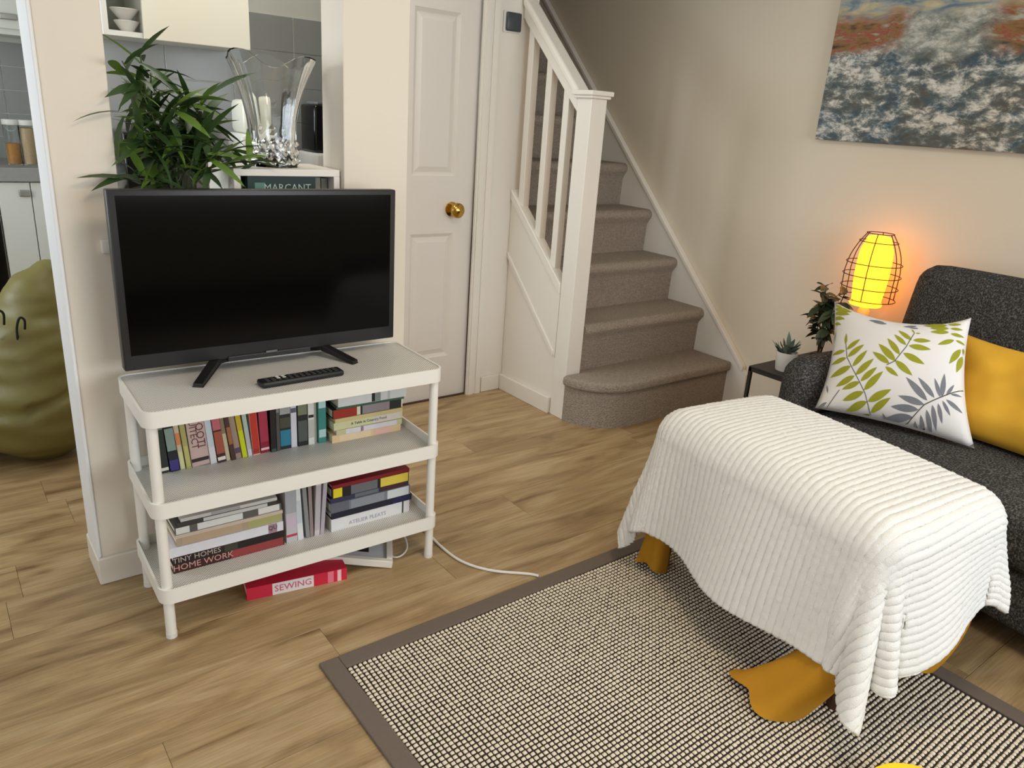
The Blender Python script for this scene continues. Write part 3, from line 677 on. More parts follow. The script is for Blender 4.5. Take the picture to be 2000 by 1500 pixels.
# ================================================================== WHITE CORDS
def catmull(pts, n=8):
    pts = [Vector(p) for p in pts]; out = []
    P = [pts[0]]+pts+[pts[-1]]
    for i in range(1, len(P)-2):
        for k in range(n):
            t = k/n; a, b, c, d_ = P[i-1], P[i], P[i+1], P[i+2]
            out.append(.5*((2*b)+(c-a)*t+(2*a-5*b+4*c-d_)*t*t+(3*b-a-3*c+d_)*t**3))
    out.append(pts[-1]); return out
tag(B().tube(catmull([(-1.15, -.42, .006), (-1.11, -.55, .006), (-1.115, -.68, .006), (-1.105, -.79, .006), (-1.055, -.88, .006), (-.965, -.958, .006), (-.945, -.985, .006)]), .0045, 8).build('power_cord', CORD, smooth='all'), 'white cord running over the oak floor from the shelf unit to the rug', 'cord')
tag(B().tube(catmull([(-1.30, -.46, .005), (-1.235, -.50, .035), (-1.20, -.56, .03), (-1.215, -.63, .008), (-1.27, -.66, .005), (-1.30, -.60, .005)]), .003, 6).build('cable_loop', CORD, smooth='all'), 'thin white cable curling beside the picture frame under the shelf unit', 'cable')

# ================================================================== SILL: BOX SHELF, BOOKS, VASE, PALM
ZS = .922
bx = thing('box_shelf', 'small white box shelf in the opening, holding books below the glass vase', 'shelf', (-1.452, -.21, ZS))
for a in ((-1.612, -1.292, -.31, -.08, 1.157, 1.177), (-1.612, -1.592, -.31, -.08, ZS, 1.157), (-1.312, -1.292, -.31, -.08, ZS, 1.157), (-1.592, -1.312, -.31, -.08, ZS, ZS+.014)):
    B().box(*a).build('board', GLOSSW, bx, bevel=.0015, seg=1)
B().box(-1.592, -1.312, -.084, -.080, ZS+.014, 1.157).build('back_panel', KITW, bx)
zb_ = ZS+.0145
gb = book(.026, .212, .20, (22, 58, 54), 'dark green cookery book with pale capitals in the white box shelf', 0, 0, 0, yaw=0, world=(0, 0, 0))
gb.location = (-1.565, -.285, zb_); gb.rotation_euler = (0, 0, 0)
for ch in list(gb.children):
    bpy.data.objects.remove(ch)
B().box(0, .205, 0, .024, 0, .218).build('cover', bmat((22, 58, 54)), gb, local=True)
B().box(.004, .203, .003, .021, .2165, .2195).build('pages', PAGE, gb, local=True)
B().box(.02, .05, -.0006, .001, .10, .20).build('cover_band', bmat((96, 146, 132)), gb, local=True)
text_mesh('MARCANT', .030, bmat((186, 206, 196)), 'cover_title', gb, Matrix.Translation((.118, -.001, .185)) @ Matrix.Rotation(PI/2, 4, 'X'))
book(.022, .20, .16, (150, 152, 152), 'grey book left of the green one in the white box shelf', 0, 0, 0, world=(-1.590, -.25, zb_), bands=[(.1, .9, (160, 162, 160))])
book(.018, .215, .18, (150, 146, 132), 'stone-coloured book right of the green one in the white box shelf', 0, 0, 0, world=(-1.356, -.27, zb_))
book(.020, .213, .18, (118, 116, 104), 'dull olive book at the right end of the white box shelf', 0, 0, 0, world=(-1.335, -.27, zb_))

# crystal vase
vz = thing('glass_vase', 'cut crystal vase with a flared wavy rim on the white box shelf', 'vase', (-1.455, -.20, 1.177))
NV = 60
def wav(t, j, tot, inner):
    f = j/(tot-1)
    k = 1+.035*math.cos(9*t)*(f**.6)+.09*f**3*math.cos(3*t+2.2)
    if f < .35: k += .02*(1 if (int(t/(2*PI)*24)+int(f*22)) % 2 else -1)*(0 if inner else 1)
    return (k, .016*f**4*math.cos(3*t+2.2)+.008*f**4*math.cos(5*t))
outp = []; H = .295
for j in range(26):
    f = j/25; outp.append((.070+.010*math.sin(f*PI*1.0)*-1+.050*f**1.9, f*H))
inp = [(max(.0, r-.008-.004*(1-f)), z) for (r, z), f in zip(outp, [j/25 for j in range(26)])]
inp = [(r, max(z, .03)) for r, z in inp][3:]
vv = B()
pts = []
for j, (r, z) in enumerate(outp):
    for i in range(NV):
        t = 2*PI*i/NV; k = wav(t, j, 26, False); pts.append((r*k[0]*math.cos(t), r*k[0]*math.sin(t), z+k[1]))
no = 26
for j in range(len(inp)-1, -1, -1):
    r, z = inp[j]
    for i in range(NV):
        t = 2*PI*i/NV; k = wav(t, j+3, 26, True); pts.append((r*k[0]*math.cos(t), r*k[0]*math.sin(t), z+k[1]))
tot = no+len(inp)
fs = [(j*NV+i, j*NV+(i+1) % NV, (j+1)*NV+(i+1) % NV, (j+1)*NV+i) for j in range(tot-1) for i in range(NV)]
fs += [tuple(range(NV-1, -1, -1)), tuple(range((tot-1)*NV, tot*NV))]
vv.add(pts, fs)
vv.build('bowl', CRYSTAL, vz, smooth=True, local=True)
ft = B()
ft.lathe([(.060, 0), (.068, .003), (.069, .012), (.066, .0145)], n=24)
# the foot is fused to the bowl: keep it as a cut-glass collar
cl = B()
for ring, (r, z) in enumerate(((.071, .018), (.070, .042), (.069, .066))):
    for i in range(20):
        t = 2*PI*(i+.5*(ring % 2))/20
        c = Vector((r*math.cos(t), r*math.sin(t), z)); o_ = Vector((math.cos(t), math.sin(t), 0)); s_ = Vector((-math.sin(t), math.cos(t), 0))
        cl.add([c+o_*.007, c+s_*.010, c-s_*.010, c+Vector((0, 0, .012)), c-Vector((0, 0, .012))], [(0, 1, 3), (0, 3, 2), (0, 2, 4), (0, 4, 1), (1, 4, 2, 3)])
cl.build('cut_facets', CRYSTAL, vz, local=True)

# bamboo palm
pl = thing('bamboo_palm', 'green bamboo palm with narrow pointed leaves behind the television', 'plant', (-1.765, -.235, ZS))
B().lathe([(.050, 0), (.062, .01), (.074, .125), (.078, .13), (.078, .14), (.068, .14), (.066, .12), (.0, .12)], n=28).build('pot', POTW, pl, smooth=True, local=True)
B().lathe([(.066, .118), (.0, .124)], n=20).build('soil', SOIL, pl, local=True)
def leaf_mesh(L, W, droop, m):
    b_ = B(); n = 5; vs = []
    for i in range(n+1):
        f = i/n; wd = W*math.sin(PI*min(1, f*.93+.07))**.8*(1-f*.25) if i < n else 0
        x = L*f; z_ = -droop*L*f*f
        vs += [(x, -wd, z_+.15*wd), (x, 0, z_-.1*wd), (x, wd, z_+.15*wd)]
    fs = []
    for i in range(n):
        a = i*3
        fs += [(a, a+1, a+4, a+3), (a+1, a+2, a+5, a+4)]
    b_.add(vs, fs); me = b_.mesh('leaf', smooth='all'); me.materials.append(m); return me
LM = [leaf_mesh(L, W, d_, m) for (L, W, d_) in ((.135, .013, .28), (.115, .0145, .45), (.10, .012, .15), (.125, .015, .35)) for m in (PLEAF, PLEAF, PLEAF2)]
BASE = Vector((-1.765, -.235, ZS))
rp = random.Random(11)
def leafobj(name, parent, me, p, direc, roll=0, sc=1):
    d_ = Vector(direc).normalized(); side = Vector((0, 0, 1)).cross(d_)
    if side.length < .05: side = Vector((1, 0, 0))
    side.normalize(); upv = d_.cross(side)
    R = Matrix((d_, side, upv)).transposed() @ Matrix.Rotation(roll, 3, 'X')
    o = bpy.data.objects.new(name, me); COL.objects.link(o); o.parent = parent
    o.matrix_basis = Matrix.Translation(p) @ R.to_4x4() @ Matrix.Scale(sc, 4)
    return o
nleaf = 0
# cane tips (x, y, z in the room), matched to the outline of the plant
tips = [(-1.868, -.30, 1.43), (-1.82, -.28, 1.45), (-1.70, -.27, 1.37), (-1.655, -.25, 1.31), (-1.60, -.28, 1.24), (-1.86, -.34, 1.26), (-1.76, -.33, 1.33), (-1.81, -.27, 1.27), (-1.70, -.31, 1.25), (-1.87, -.33, 1.15), (-1.74, -.22, 1.21), (-1.64, -.22, 1.36), (-1.66, -.34, 1.22), (-1.78, -.2, 1.41), (-1.84, -.26, 1.34), (-1.56, -.33, 1.19)]
for k, tp in enumerate(tips):
    tp = Vector(tp)-BASE
    b0 = Vector((rp.uniform(-.035, .035), rp.uniform(-.035, .035), .115))
    mid = b0.lerp(tp, .55)+Vector((rp.uniform(-.02, .02), rp.uniform(-.02, .02), .03)); mid.x = mid.x*.75
    cp = catmull([b0, mid, tp], 6)
    B().tube(cp, [.0042-.0026*i/(len(cp)-1) for i in range(len(cp))], 5).build('cane', CANE, pl, smooth='all', local=True)
    for s_ in range(15):
        f = .5+.5*(s_/14); p = cp[min(len(cp)-1, int(f*(len(cp)-1)))]+Vector((rp.uniform(-.012, .012), rp.uniform(-.012, .012), rp.uniform(-.015, .015)))
        ang = rp.uniform(0, 2*PI); el = rp.uniform(-.4, 1.05)
        dv = Vector((math.cos(ang)*math.cos(el), math.sin(ang)*math.cos(el)*.65, math.sin(el)))
        wp = BASE+p+dv*.12
        if wp.x < -1.87 and wp.y > -.345: dv.y = -abs(dv.y)-.5
        if wp.x < -1.99: dv.x = abs(dv.x)*.4
        if (BASE+p+dv.normalized()*.12).y < -.425: dv.y = .1
        if (BASE+p).z+dv.z*.1 < 1.06: dv.z = .3
        leafobj('leaf', pl, rp.choice(LM), p, dv, rp.uniform(-.6, .6), rp.uniform(.75, 1.15)); nleaf += 1
# the leaf that reaches in front of the cream wall
leafobj('leaf', pl, LM[0], Vector((-1.895, -.345, 1.312))-BASE, (-1, -.12, .0), 0, .8)
leafobj('leaf', pl, LM[9], Vector((-1.885, -.345, 1.30))-BASE, (-.5, -.2, -.85), 0, .9)

# small white fitting on the partition left of the television
tag(B().box(-1.968, -1.935, -.345, -.3302, .962, .998).build('cable_outlet', POTW, bevel=.004, smooth=True), 'small white cable outlet on the cream wall beside the television', 'outlet')

# ================================================================== KITCHEN CONTENTS
def unit(name, label, cat, x0, x1, y0, y1, z0, z1, loc=None, group=None):
    o = thing(name, label, cat, ((x0+x1)/2, (y0+y1)/2, z0), group=group); return o
# wall cabinet with an open left bay
c1 = unit('wall_cabinet', 'white wall cabinet with an open left bay above the palm', 'cabinet', -1.695, -1.17, .79, KY, 1.55, 2.3)
for a in ((-1.695, -1.17, .79, KY-.012, 1.55, 1.568), (-1.695, -1.17, .79, KY-.012, 2.28, 2.30), (-1.695, -1.677, .79, KY-.012, 1.568, 2.28), (-1.556, -1.538, .80, KY-.012, 1.568, 2.28), (-1.188, -1.17, .79, KY-.012, 1.568, 2.28), (-1.677, -1.556, .80, KY-.012, 1.90, 1.915)):
    B().box(*a).build('board', KITW, c1)
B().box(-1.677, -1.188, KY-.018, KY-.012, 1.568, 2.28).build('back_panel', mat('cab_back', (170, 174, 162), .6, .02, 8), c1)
B().box(-1.562, -1.168, .770, .789, 1.548, 2.30).build('cabinet_door', mat('cab_cream', (226, 222, 204), .35, .01, 3), c1, bevel=.002)
for i, (x, z, r) in enumerate(((-1.60, 1.5682, .045), (-1.605, 1.6092, .05))):
    tag(B().lathe([(.02, 0), (.024, .006), (r, .038), (r*.94, .04), (.02, .01), (0, .01)], (x, .86, z), 20).build('bowl', POTW, smooth=True), ['white china bowl standing in the open bay of the wall cabinet', 'wider white bowl stacked on another in the open cabinet bay'][i], 'bowl')
wt = unit('worktop', 'pale kitchen worktop below the tiled wall behind the opening', 'worktop', -1.69, -.2, .63, KY, .93, .97)
B().box(-1.69, -.15, .63, KY-.012, .932, .97).build('slab', mat('pale_worktop', (224, 220, 208), .4, .03, 30), wt, bevel=.004)
c2 = unit('base_cabinet', 'white kitchen base cabinet under the worktop behind the opening', 'cabinet', -1.69, -.2, .53, KY, 0, .93)
B().box(-1.69, -.15, .66, KY-.012, .1, .932).build('carcass', KITW, c2)
B().box(-1.69, -.15, .70, KY-.012, 0, .1).build('plinth', KITW, c2)
for i in range(3):
    dd_ = B().box(-1.687+i*.512, -1.18+i*.512, .641, .659, .12, .925).build('cabinet_door', KITW, c2, bevel=.002)
    B().box(-1.48+i*.512, -1.38+i*.512, .626, .641, .86, .872).build('handle', CHROME, dd_, bevel=.003)
tag(B().box(-.885, -.70, .80, 1.02, .9705, 1.155).build('bread_bin', POTW, bevel=.012, smooth=True), 'white bread bin on the worktop at the right of the opening', 'bread bin')
mo = unit('coffee_machine', 'glossy black coffee machine standing on the white bread bin', 'appliance', -.87, -.72, .84, 1.0, 1.1555, 1.4)
B().box(-.872, -.715, .84, 1.0, 1.1555, 1.36).build('body', mat('gloss_black', (10, 10, 11), .12, .05, 10), mo, bevel=.012, smooth=True)
B().box(-.85, -.735, .86, .98, 1.36, 1.372).build('lid', mat('grey_lid', (120, 122, 122), .3, .05, 10), mo, bevel=.004)
wa = unit('food_processor', 'white upright kitchen appliance right of the palm', 'appliance', -1.26, -1.12, .62, .85, .97, 1.36)
B().box(-1.27, -1.11, .66, .86, .9705, 1.10).build('base', POTW, wa, bevel=.012, smooth=True)
B().box(-1.255, -1.125, .67, .85, 1.10, 1.23).build('body', KITW, wa, bevel=.015, smooth=True)
B().box(-1.24, -1.14, .68, .84, 1.23, 1.36).build('jug', mat('milk_jug', (230, 230, 214), .3, .02, 10), wa, bevel=.02, smooth=True)
B().box(-1.115, -1.10, .70, .77, 1.0, 1.2).build('handle', BLACKP, wa, bevel=.004)
mw_ = unit('microwave', 'black microwave on the worktop behind the palm', 'appliance', -1.66, -1.42, .72, 1.02, .97, 1.21)
B().box(-1.675, -1.42, .74, 1.04, .975, 1.215).build('casing', mat('gloss_black', (10, 10, 11), .12), mw_, bevel=.006, smooth=True)
B().box(-1.67, -1.50, .733, .74, .985, 1.205).build('glass_door', SCREEN, mw_)
B().box(-1.49, -1.43, .735, .74, .99, 1.2).build('control_panel', BLACKP, mw_)
for x in (-1.65, -1.45): B().cyl((x, .80, .9702), (x, .80, .976), .012, n=10).build('foot', BLACKP, mw_)

# left run on the far wall
c3 = unit('wall_cabinet', 'white wall cabinet with a metal handle at the top left', 'cabinet', -2.62, -1.72, 2.57, KY2, 1.60, 2.3)
B().box(-2.62, KX-.002, 2.575, KY2-.012, 1.60, 2.3).build('carcass', KITW, c3)
for (a, e) in ((-2.30, -1.885), (-1.880, KX-.002)):
    dr = B().box(a, e, 2.555, 2.574, 1.628, 2.3).build('cabinet_door', KITW, c3, bevel=.003)
    B().box(a+.035, a+.115, 2.538, 2.555, 1.67, 1.70).build('handle', CHROME, dr, bevel=.005)
wt2 = unit('worktop', 'grey stone-look worktop carrying the two storage jars', 'worktop', -2.6, -1.71, 2.28, KY2, .88, .95)
B().box(-3.0, KX-.002, 2.28, KY2-.012, .878, .948).build('slab', WORK, wt2, bevel=.003)
c4 = unit('base_cabinet', 'white base cabinets with a small metal handle below the jars', 'cabinet', -2.6, -1.71, 2.30, KY2, 0, .88)
B().box(-1.985, KX-.002, 2.325, KY2-.012, .1, .878).build('carcass', KITW, c4)
B().box(-1.985, KX-.002, 2.37, KY2-.012, 0, .1).build('plinth', KITW, c4)
for (a, e, hx_) in ((-1.983, -1.838, -1.862), (-1.834, KX-.004, None)):
    dr = B().box(a, e, 2.302, 2.324, .12, .872).build('cabinet_door', KITW, c4, bevel=.003)
    if hx_: B().box(hx_-.03, hx_+.02, 2.285, 2.302, .80, .835).build('handle', CHROME, dr, bevel=.005)
ov = unit('oven', 'black built-in oven at the left edge beside the white base cabinets', 'oven', -2.6, -1.99, 2.3, KY2, .1, .88)
B().box(-2.6, -1.988, 2.32, KY2-.012, 0, .878).build('body', KITW, ov)
B().box(-2.59, -1.992, 2.30, 2.32, .15, .70).build('glass_door', mat('gloss_black', (10, 10, 11), .12), ov, bevel=.003)
B().box(-2.59, -1.992, 2.30, 2.32, .71, .87).build('control_panel', KITW, ov, bevel=.003)
B().cyl((-2.55, 2.275, .66), (-2.03, 2.275, .66), .008, n=10).build('handle', CHROME, ov)
for (x, cm, lab) in ((-1.872, mat('pasta', (196, 136, 70), .7, .3, 90), 'glass storage jar half full of orange-brown pasta on the far worktop'), (-1.800, mat('oats', (206, 176, 138), .8, .25, 140), 'glass storage jar filled with beige oats on the far worktop')):
    jr = thing('storage_jar', lab, 'jar', (x, 2.47, .948))
    full = .19 if 'oats' in lab else .11
    B().lathe([(.034, 0), (.036, .004), (.036, .20), (.0345, .205), (.0335, .20), (.0335, .006), (0, .006)], n=24).build('glass', JARG, jr, smooth=True, local=True)
    B().lathe([(.0325, .007), (.0325, full), (0, full+.004)], n=20).build('contents', cm, jr, smooth=True, local=True)
    B().lathe([(.038, .2055), (.039, .21), (.039, .228), (.036, .232), (0, .232)], n=24).build('lid', POTW, jr, smooth=True, local=True)

# bean bag
bb = thing('bean_bag', 'olive green bean bag slumped on the kitchen floor behind the partition', 'bean bag', (-2.18, .80, 0))
bm = bmesh.new()
for (c, s, r) in (((-2.075, .70, .20), (.205, .21, .21), (0, 0, 0)), ((-2.06, .74, .38), (.19, .19, .22), (0, 0, 0)), ((-2.03, .77, .55), (.125, .13, .17), (0, .1, 0)), ((-1.975, .78, .69), (.055, .06, .06), (0, 0, 0)), ((-2.33, .86, .24), (.27, .24, .25), (0, 0, 0)), ((-2.26, .85, .42), (.2, .2, .2), (0, 0, 0))):
    M = Matrix.Translation(c) @ Euler(r).to_matrix().to_4x4() @ Matrix.Diagonal((s[0], s[1], s[2], 1))
    bmesh.ops.create_icosphere(bm, subdivisions=4, radius=1, matrix=M)
me = bpy.data.meshes.new('tmp'); bm.to_mesh(me); bm.free()
to = bpy.data.objects.new('tmp', me); COL.objects.link(to)
md = to.modifiers.new('r', 'REMESH'); md.mode = 'VOXEL'; md.voxel_size = .016
m2 = to.modifiers.new('s', 'SMOOTH'); m2.iterations = 14; m2.factor = .5
dg = bpy.context.evaluated_depsgraph_get(); bme = bpy.data.meshes.new_from_object(to.evaluated_get(dg))
bpy.data.objects.remove(to)
for v in bme.vertices:
    p = v.co.copy(); n = v.normal
    wr = .012*noise.noise(Vector((p.x*4, p.y*4, p.z*17)))+.008*noise.noise(Vector((p.x*9, p.y*9, p.z*26+4)))
    wr -= .022*math.exp(-((p.z-.27-.25*(p.x+2.05))/.016)**2)*(1 if p.x > -2.12 else .3)
    v.co = p+n*wr
    if v.co.z < .0: v.co.z = .0
zmin = min(v.co.z for v in bme.vertices)
for v in bme.vertices: v.co -= Vector((-2.18, .80, zmin))
bme.polygons.foreach_set('use_smooth', [True]*len(bme.polygons)); bme.materials.clear(); bme.materials.append(OLIVE)
bo = bpy.data.objects.new('bag', bme); COL.objects.link(bo); bo.parent = bb
for (x, y, z, s) in ((-2.095, .60, .545, 1), (-2.155, .62, .565, 1.2)):
    q = [(x-.018*s, y, z-.05*s), (x-.016*s, y-.014, z), (x-.004*s, y-.018, z+.035*s), (x+.010*s, y-.014, z+.025*s), (x+.008*s, y-.006, z-.01*s)]
    B().tube(catmull(q, 5), .0042, 6).build('strap_loop', DARKC, bb, smooth='all')

# ================================================================== SOFA
SOO = Vector((.955, -1.12, 0)); SR = -math.radians(8)
so = thing('sofa', 'charcoal fabric sofa along the painting wall', 'sofa', SOO, (0, 0, SR))
def cushion(x0, x1, y0, y1, z0, z1, r, puff=.0, seg=5):
    return B().box(x0, x1, y0, y1, z0, z1)
def soft(name, x0, x1, y0, y1, z0, z1, r, parent, m, T=None, puff=(0, 0, 0), n=10, labels=None):
    """rounded, slightly puffed block"""
    c = Vector(((x0+x1)/2, (y0+y1)/2, (z0+z1)/2)); h = Vector(((x1-x0)/2, (y1-y0)/2, (z1-z0)/2))
    bm = bmesh.new(); bmesh.ops.create_cube(bm, size=2)
    bmesh.ops.subdivide_edges(bm, edges=bm.edges, cuts=n, use_grid_fill=True)
    for v in bm.verts:
        p = v.co
        # spread samples towards the edges so that the rounding is resolved
        q = Vector([math.copysign(abs(a)**.7, a) for a in p])
        P = Vector((q.x*h.x, q.y*h.y, q.z*h.z))
        inn = Vector([max(-h[i]+r, min(h[i]-r, P[i])) for i in range(3)])
        dl = P-inn
        if dl.length > 1e-9: P = inn+dl.normalized()*r if sum(1 for i in range(3) if abs(dl[i]) > 1e-6) >= 1 else P
        for i in range(3):
            o1, o2 = [k for k in range(3) if k != i]
            P[i] += math.copysign(puff[i], P[i])*(abs(P[i])/h[i])*(1-(q[o1])**2)*(1-(q[o2])**2)
        v.co = P
    me = bpy.data.meshes.new(name)
    M = Matrix.Translation(c)
    if T is not None: M = M @ T
    bmesh.ops.transform(bm, matrix=M, verts=bm.verts)
    bmesh.ops.recalc_face_normals(bm, faces=bm.faces); bm.to_mesh(me); bm.free()
    me.polygons.foreach_set('use_smooth', [True]*len(me.polygons)); me.materials.append(m)
    o = bpy.data.objects.new(name, me); COL.objects.link(o); o.parent = parent; return o
soft('base', -.86, -.06, -2.0, -.02, .075, .265, .03, so, SOFA, puff=(.004, 0, 0))
soft('arm', -.83, -.03, -.14, 0.0, .075, .60, .065, so, SOFA, puff=(.01, .01, .015))
soft('seat_cushion', -.885, -.16, -1.07, -.145, .255, .425, .045, so, SOFA, puff=(.012, 0, .018), n=14)
soft('seat_cushion', -.885, -.16, -2.0, -1.075, .255, .425, .045, so, SOFA, puff=(.012, 0, .018), n=14)
BT = Matrix.Rotation(math.radians(9), 4, 'Y')
soft('back_cushion', -.255, -.085, -1.05, -.05, .36, .935, .075, so, SOFA, T=BT, puff=(.03, .01, .012), n=14)
soft('back_cushion', -.255, -.085, -2.0, -1.06, .36, .935, .075, so, SOFA, T=BT, puff=(.03, .01, .012), n=14)
soft('back_frame', -.10, -.01, -2.0, -.02, .075, .60, .03, so, SOFA)
for x in (-.80, -.12):
    for y in (-.1, -1.9): B().cyl((x, y, 0), (x, y, .08), .02, .026, n=12).build('foot', BLACKP, so, local=True)

# ================================================================== CUSHIONS
def pillow(name, label, cat, BLc, BRc, TRc, TLc, T, m, pinch=.07, group=None, n=30, wr=0):
    BLc, BRc, TRc, TLc = map(Vector, (BLc, BRc, TRc, TLc))
    nrm = ((BRc-BLc).cross(TLc-BLc)).normalized()      # faces the camera side
    if nrm.x > 0: nrm = -nrm
    def S(u, v, side=1, off=0):
        uu = u*(1-pinch*(1-v*v)); vv_ = v*(1-(pinch*2.5 if v > 0 else pinch*.6)*(1-u*u))
        a, b_ = (uu+1)/2, (vv_+1)/2
        p = BLc*(1-a)*(1-b_)+BRc*a*(1-b_)+TRc*a*b_+TLc*(1-a)*b_
        e = max(0, (1-u*u)*(1-v*v))**.5
        k = 1+wr*noise.noise(Vector((u*2.2, v*2.2, 3.1)))
        return p+nrm*side*(T*e*k+off)
    cen = (BLc+BRc)/2
    o = thing(name, label, cat, cen, group=group)
    b_ = B()
    b_.grid(lambda i, j: S(2*i-1, 2*j-1, 1, 0), n, n); b_.grid(lambda i, j: S(2*i-1, 2*j-1, -1, 0), n, n)
    b_.build('cushion_cover', m, o, smooth='all', weld=True)
    return o, S
LP, S = pillow('cushion', 'white cushion printed with green and grey fern fronds on the sofa', 'cushion', (.125, -1.19, .452), (.275, -1.672, .452), (.352, -1.53, .846), (.36, -1.05, .792), .095, WHTC, .105)
# --- flat print: fronds mapped on to the cover
TLi, TRi, BRi, BLi = (430, 100), (1452, 258), (1480, 1190), (300, 880)
def inv_bil(x, y):
    s, t_ = .5, .5
    for _ in range(12):
        def F(s, t_):
            return ((1-s)*(1-t_)*TLi[0]+s*(1-t_)*TRi[0]+s*t_*BRi[0]+(1-s)*t_*BLi[0]-x, (1-s)*(1-t_)*TLi[1]+s*(1-t_)*TRi[1]+s*t_*BRi[1]+(1-s)*t_*BLi[1]-y)
        f0 = F(s, t_); e = 1e-4; fs_ = F(s+e, t_); ft_ = F(s, t_+e)
        J = ((fs_[0]-f0[0])/e, (ft_[0]-f0[0])/e, (fs_[1]-f0[1])/e, (ft_[1]-f0[1])/e)
        D = J[0]*J[3]-J[1]*J[2]
        s -= (f0[0]*J[3]-f0[1]*J[1])/D; t_ -= (J[0]*f0[1]-J[2]*f0[0])/D
    a, b_ = 2*s-1, 1-2*t_
    u_, v_ = a, b_
    for _ in range(8):
        u_ = max(-.985, min(.985, a/(1-.105*(1-v_*v_)))); v_ = max(-.985, min(.985, b_/(1-(.2625 if b_ > 0 else .063)*(1-u_*u_))))
    return u_, v_
def leaflets(lst, wfac, name, m):
    for (x0, y0, x1, y1) in lst:
        L_ = math.hypot(x1-x0, y1-y0); nx_, ny_ = -(y1-y0)/L_, (x1-x0)/L_; W_ = L_*wfac
        n = 8; vs = []
        for i in range(n+1):
            f = i/n; wd = W_*max(0, math.sin(PI*f))**.8*(1.15-.45*f)
            cxp, cyp = x0+(x1-x0)*f, y0+(y1-y0)*f
            for sgn in (-1, 0, 1):
                u_, v_ = inv_bil(cxp+nx_*wd*sgn, cyp+ny_*wd*sgn); vs.append(S(u_, v_, 1, .0009))
        B().add(vs, [(i*3+k, i*3+k+1, i*3+k+4, i*3+k+3) for i in range(n) for k in (0, 1)]).build(name, m, LP, smooth='all')
def twig(pl_, wd):
    b_ = B()
    for (x0, y0), (x1, y1) in zip(pl_[:-1], pl_[1:]):
        L_ = math.hypot(x1-x0, y1-y0); nx_, ny_ = -(y1-y0)/L_*wd, (x1-x0)/L_*wd
        n = 5; vs = []
        for i in range(n+1):
            f = i/n
            for sgn in (-1, 1):
                u_, v_ = inv_bil(x0+(x1-x0)*f+nx_*sgn, y0+(y1-y0)*f+ny_*sgn); vs.append(S(u_, v_, 1, .0013))
        b_.add(vs, [(i*2, i*2+1, i*2+3, i*2+2) for i in range(n)])
    return b_
green = [(543, 485, 545, 400), (540, 530, 430, 525), (550, 525, 660, 465), (552, 585, 425, 600), (560, 580, 690, 510), (590, 650, 420, 695), (600, 655, 715, 555), (620, 720, 470, 770), (625, 715, 765, 620), (660, 765, 520, 795), (665, 760, 790, 680), (690, 830, 525, 865), (690, 820, 835, 710), (715, 890, 555, 925), (720, 890, 895, 830), (740, 960, 590, 995), (740, 950, 890, 880),
 (1062, 430, 1040, 395), (1068, 430, 1105, 432), (1050, 490, 1175, 490), (1020, 535, 1175, 555), (980, 590, 1130, 665), (920, 640, 1045, 745), (1040, 490, 945, 410), (1000, 530, 915, 445), (955, 600, 865, 475), (925, 645, 800, 515), (880, 660, 755, 570), (850, 680, 945, 748),
 (1290, 345, 1120, 350), (1295, 335, 1385, 328), (1300, 372, 1170, 378), (1310, 372, 1395, 370), (1300, 405, 1170, 412), (1310, 415, 1405, 422), (1335, 460, 1222, 512), (1345, 460, 1412, 472), (1380, 515, 1300, 640), (1392, 560, 1350, 690), (1398, 500, 1415, 560),
 (440, 170, 585, 222), (440, 205, 570, 246), (437, 240, 530, 280), (436, 280, 500, 318), (433, 320, 437, 435), (442, 140, 505, 172)]
grey = [(1240, 880, 1200, 755), (1250, 880, 1268, 715), (1280, 865, 1335, 780), (1200, 885, 1085, 755), (1150, 905, 1000, 755), (1130, 930, 945, 870), (1090, 960, 890, 930), (1050, 1000, 850, 990), (1280, 890, 1395, 965), (1255, 900, 1310, 995), (1225, 920, 1255, 1045), (1185, 930, 1215, 1085), (1145, 960, 1185, 1115), (1105, 990, 1135, 1135), (1065, 1020, 1085, 1145), (1025, 1050, 1045, 1135), (985, 1065, 1010, 1120), (1310, 850, 1390, 850),
 (880, 1065, 740, 985), (905, 1085, 830, 960), (800, 1060, 760, 985), (700, 1030, 640, 1000), (560, 965, 430, 905), (840, 330, 720, 308), (860, 345, 760, 330), (1080, 360, 980, 372), (1090, 385, 1020, 380), (400, 860, 320, 880), (405, 800, 395, 740)]
leaflets(green, .145, 'leaf_print', LEAFG)
leaflets(grey, .115, 'grey_leaf_print', LEAFY)
twig([(545, 480), (555, 580), (600, 665), (655, 760), (700, 840), (738, 960)], 2.5).build('twig_print', TWIG, LP)
twig([(500, 795), (395, 895)], 2.5).build('twig_print', TWIG, LP)
twig([(1060, 430), (1000, 545), (920, 645), (860, 670)], 2.5).build('twig_print', TWIG, LP)
twig([(1400, 800), (1240, 880), (1130, 930), (1050, 1000), (960, 1070)], 3).build('twig_print', TWIG, LP)
pillow('cushion', 'plain mustard yellow cushion behind the fern-printed one on the sofa', 'cushion', (.36, -1.52, .452), (.335, -2.0, .452), (.52, -1.97, .775), (.545, -1.44, .752), .095, YELP, .06, wr=.3)

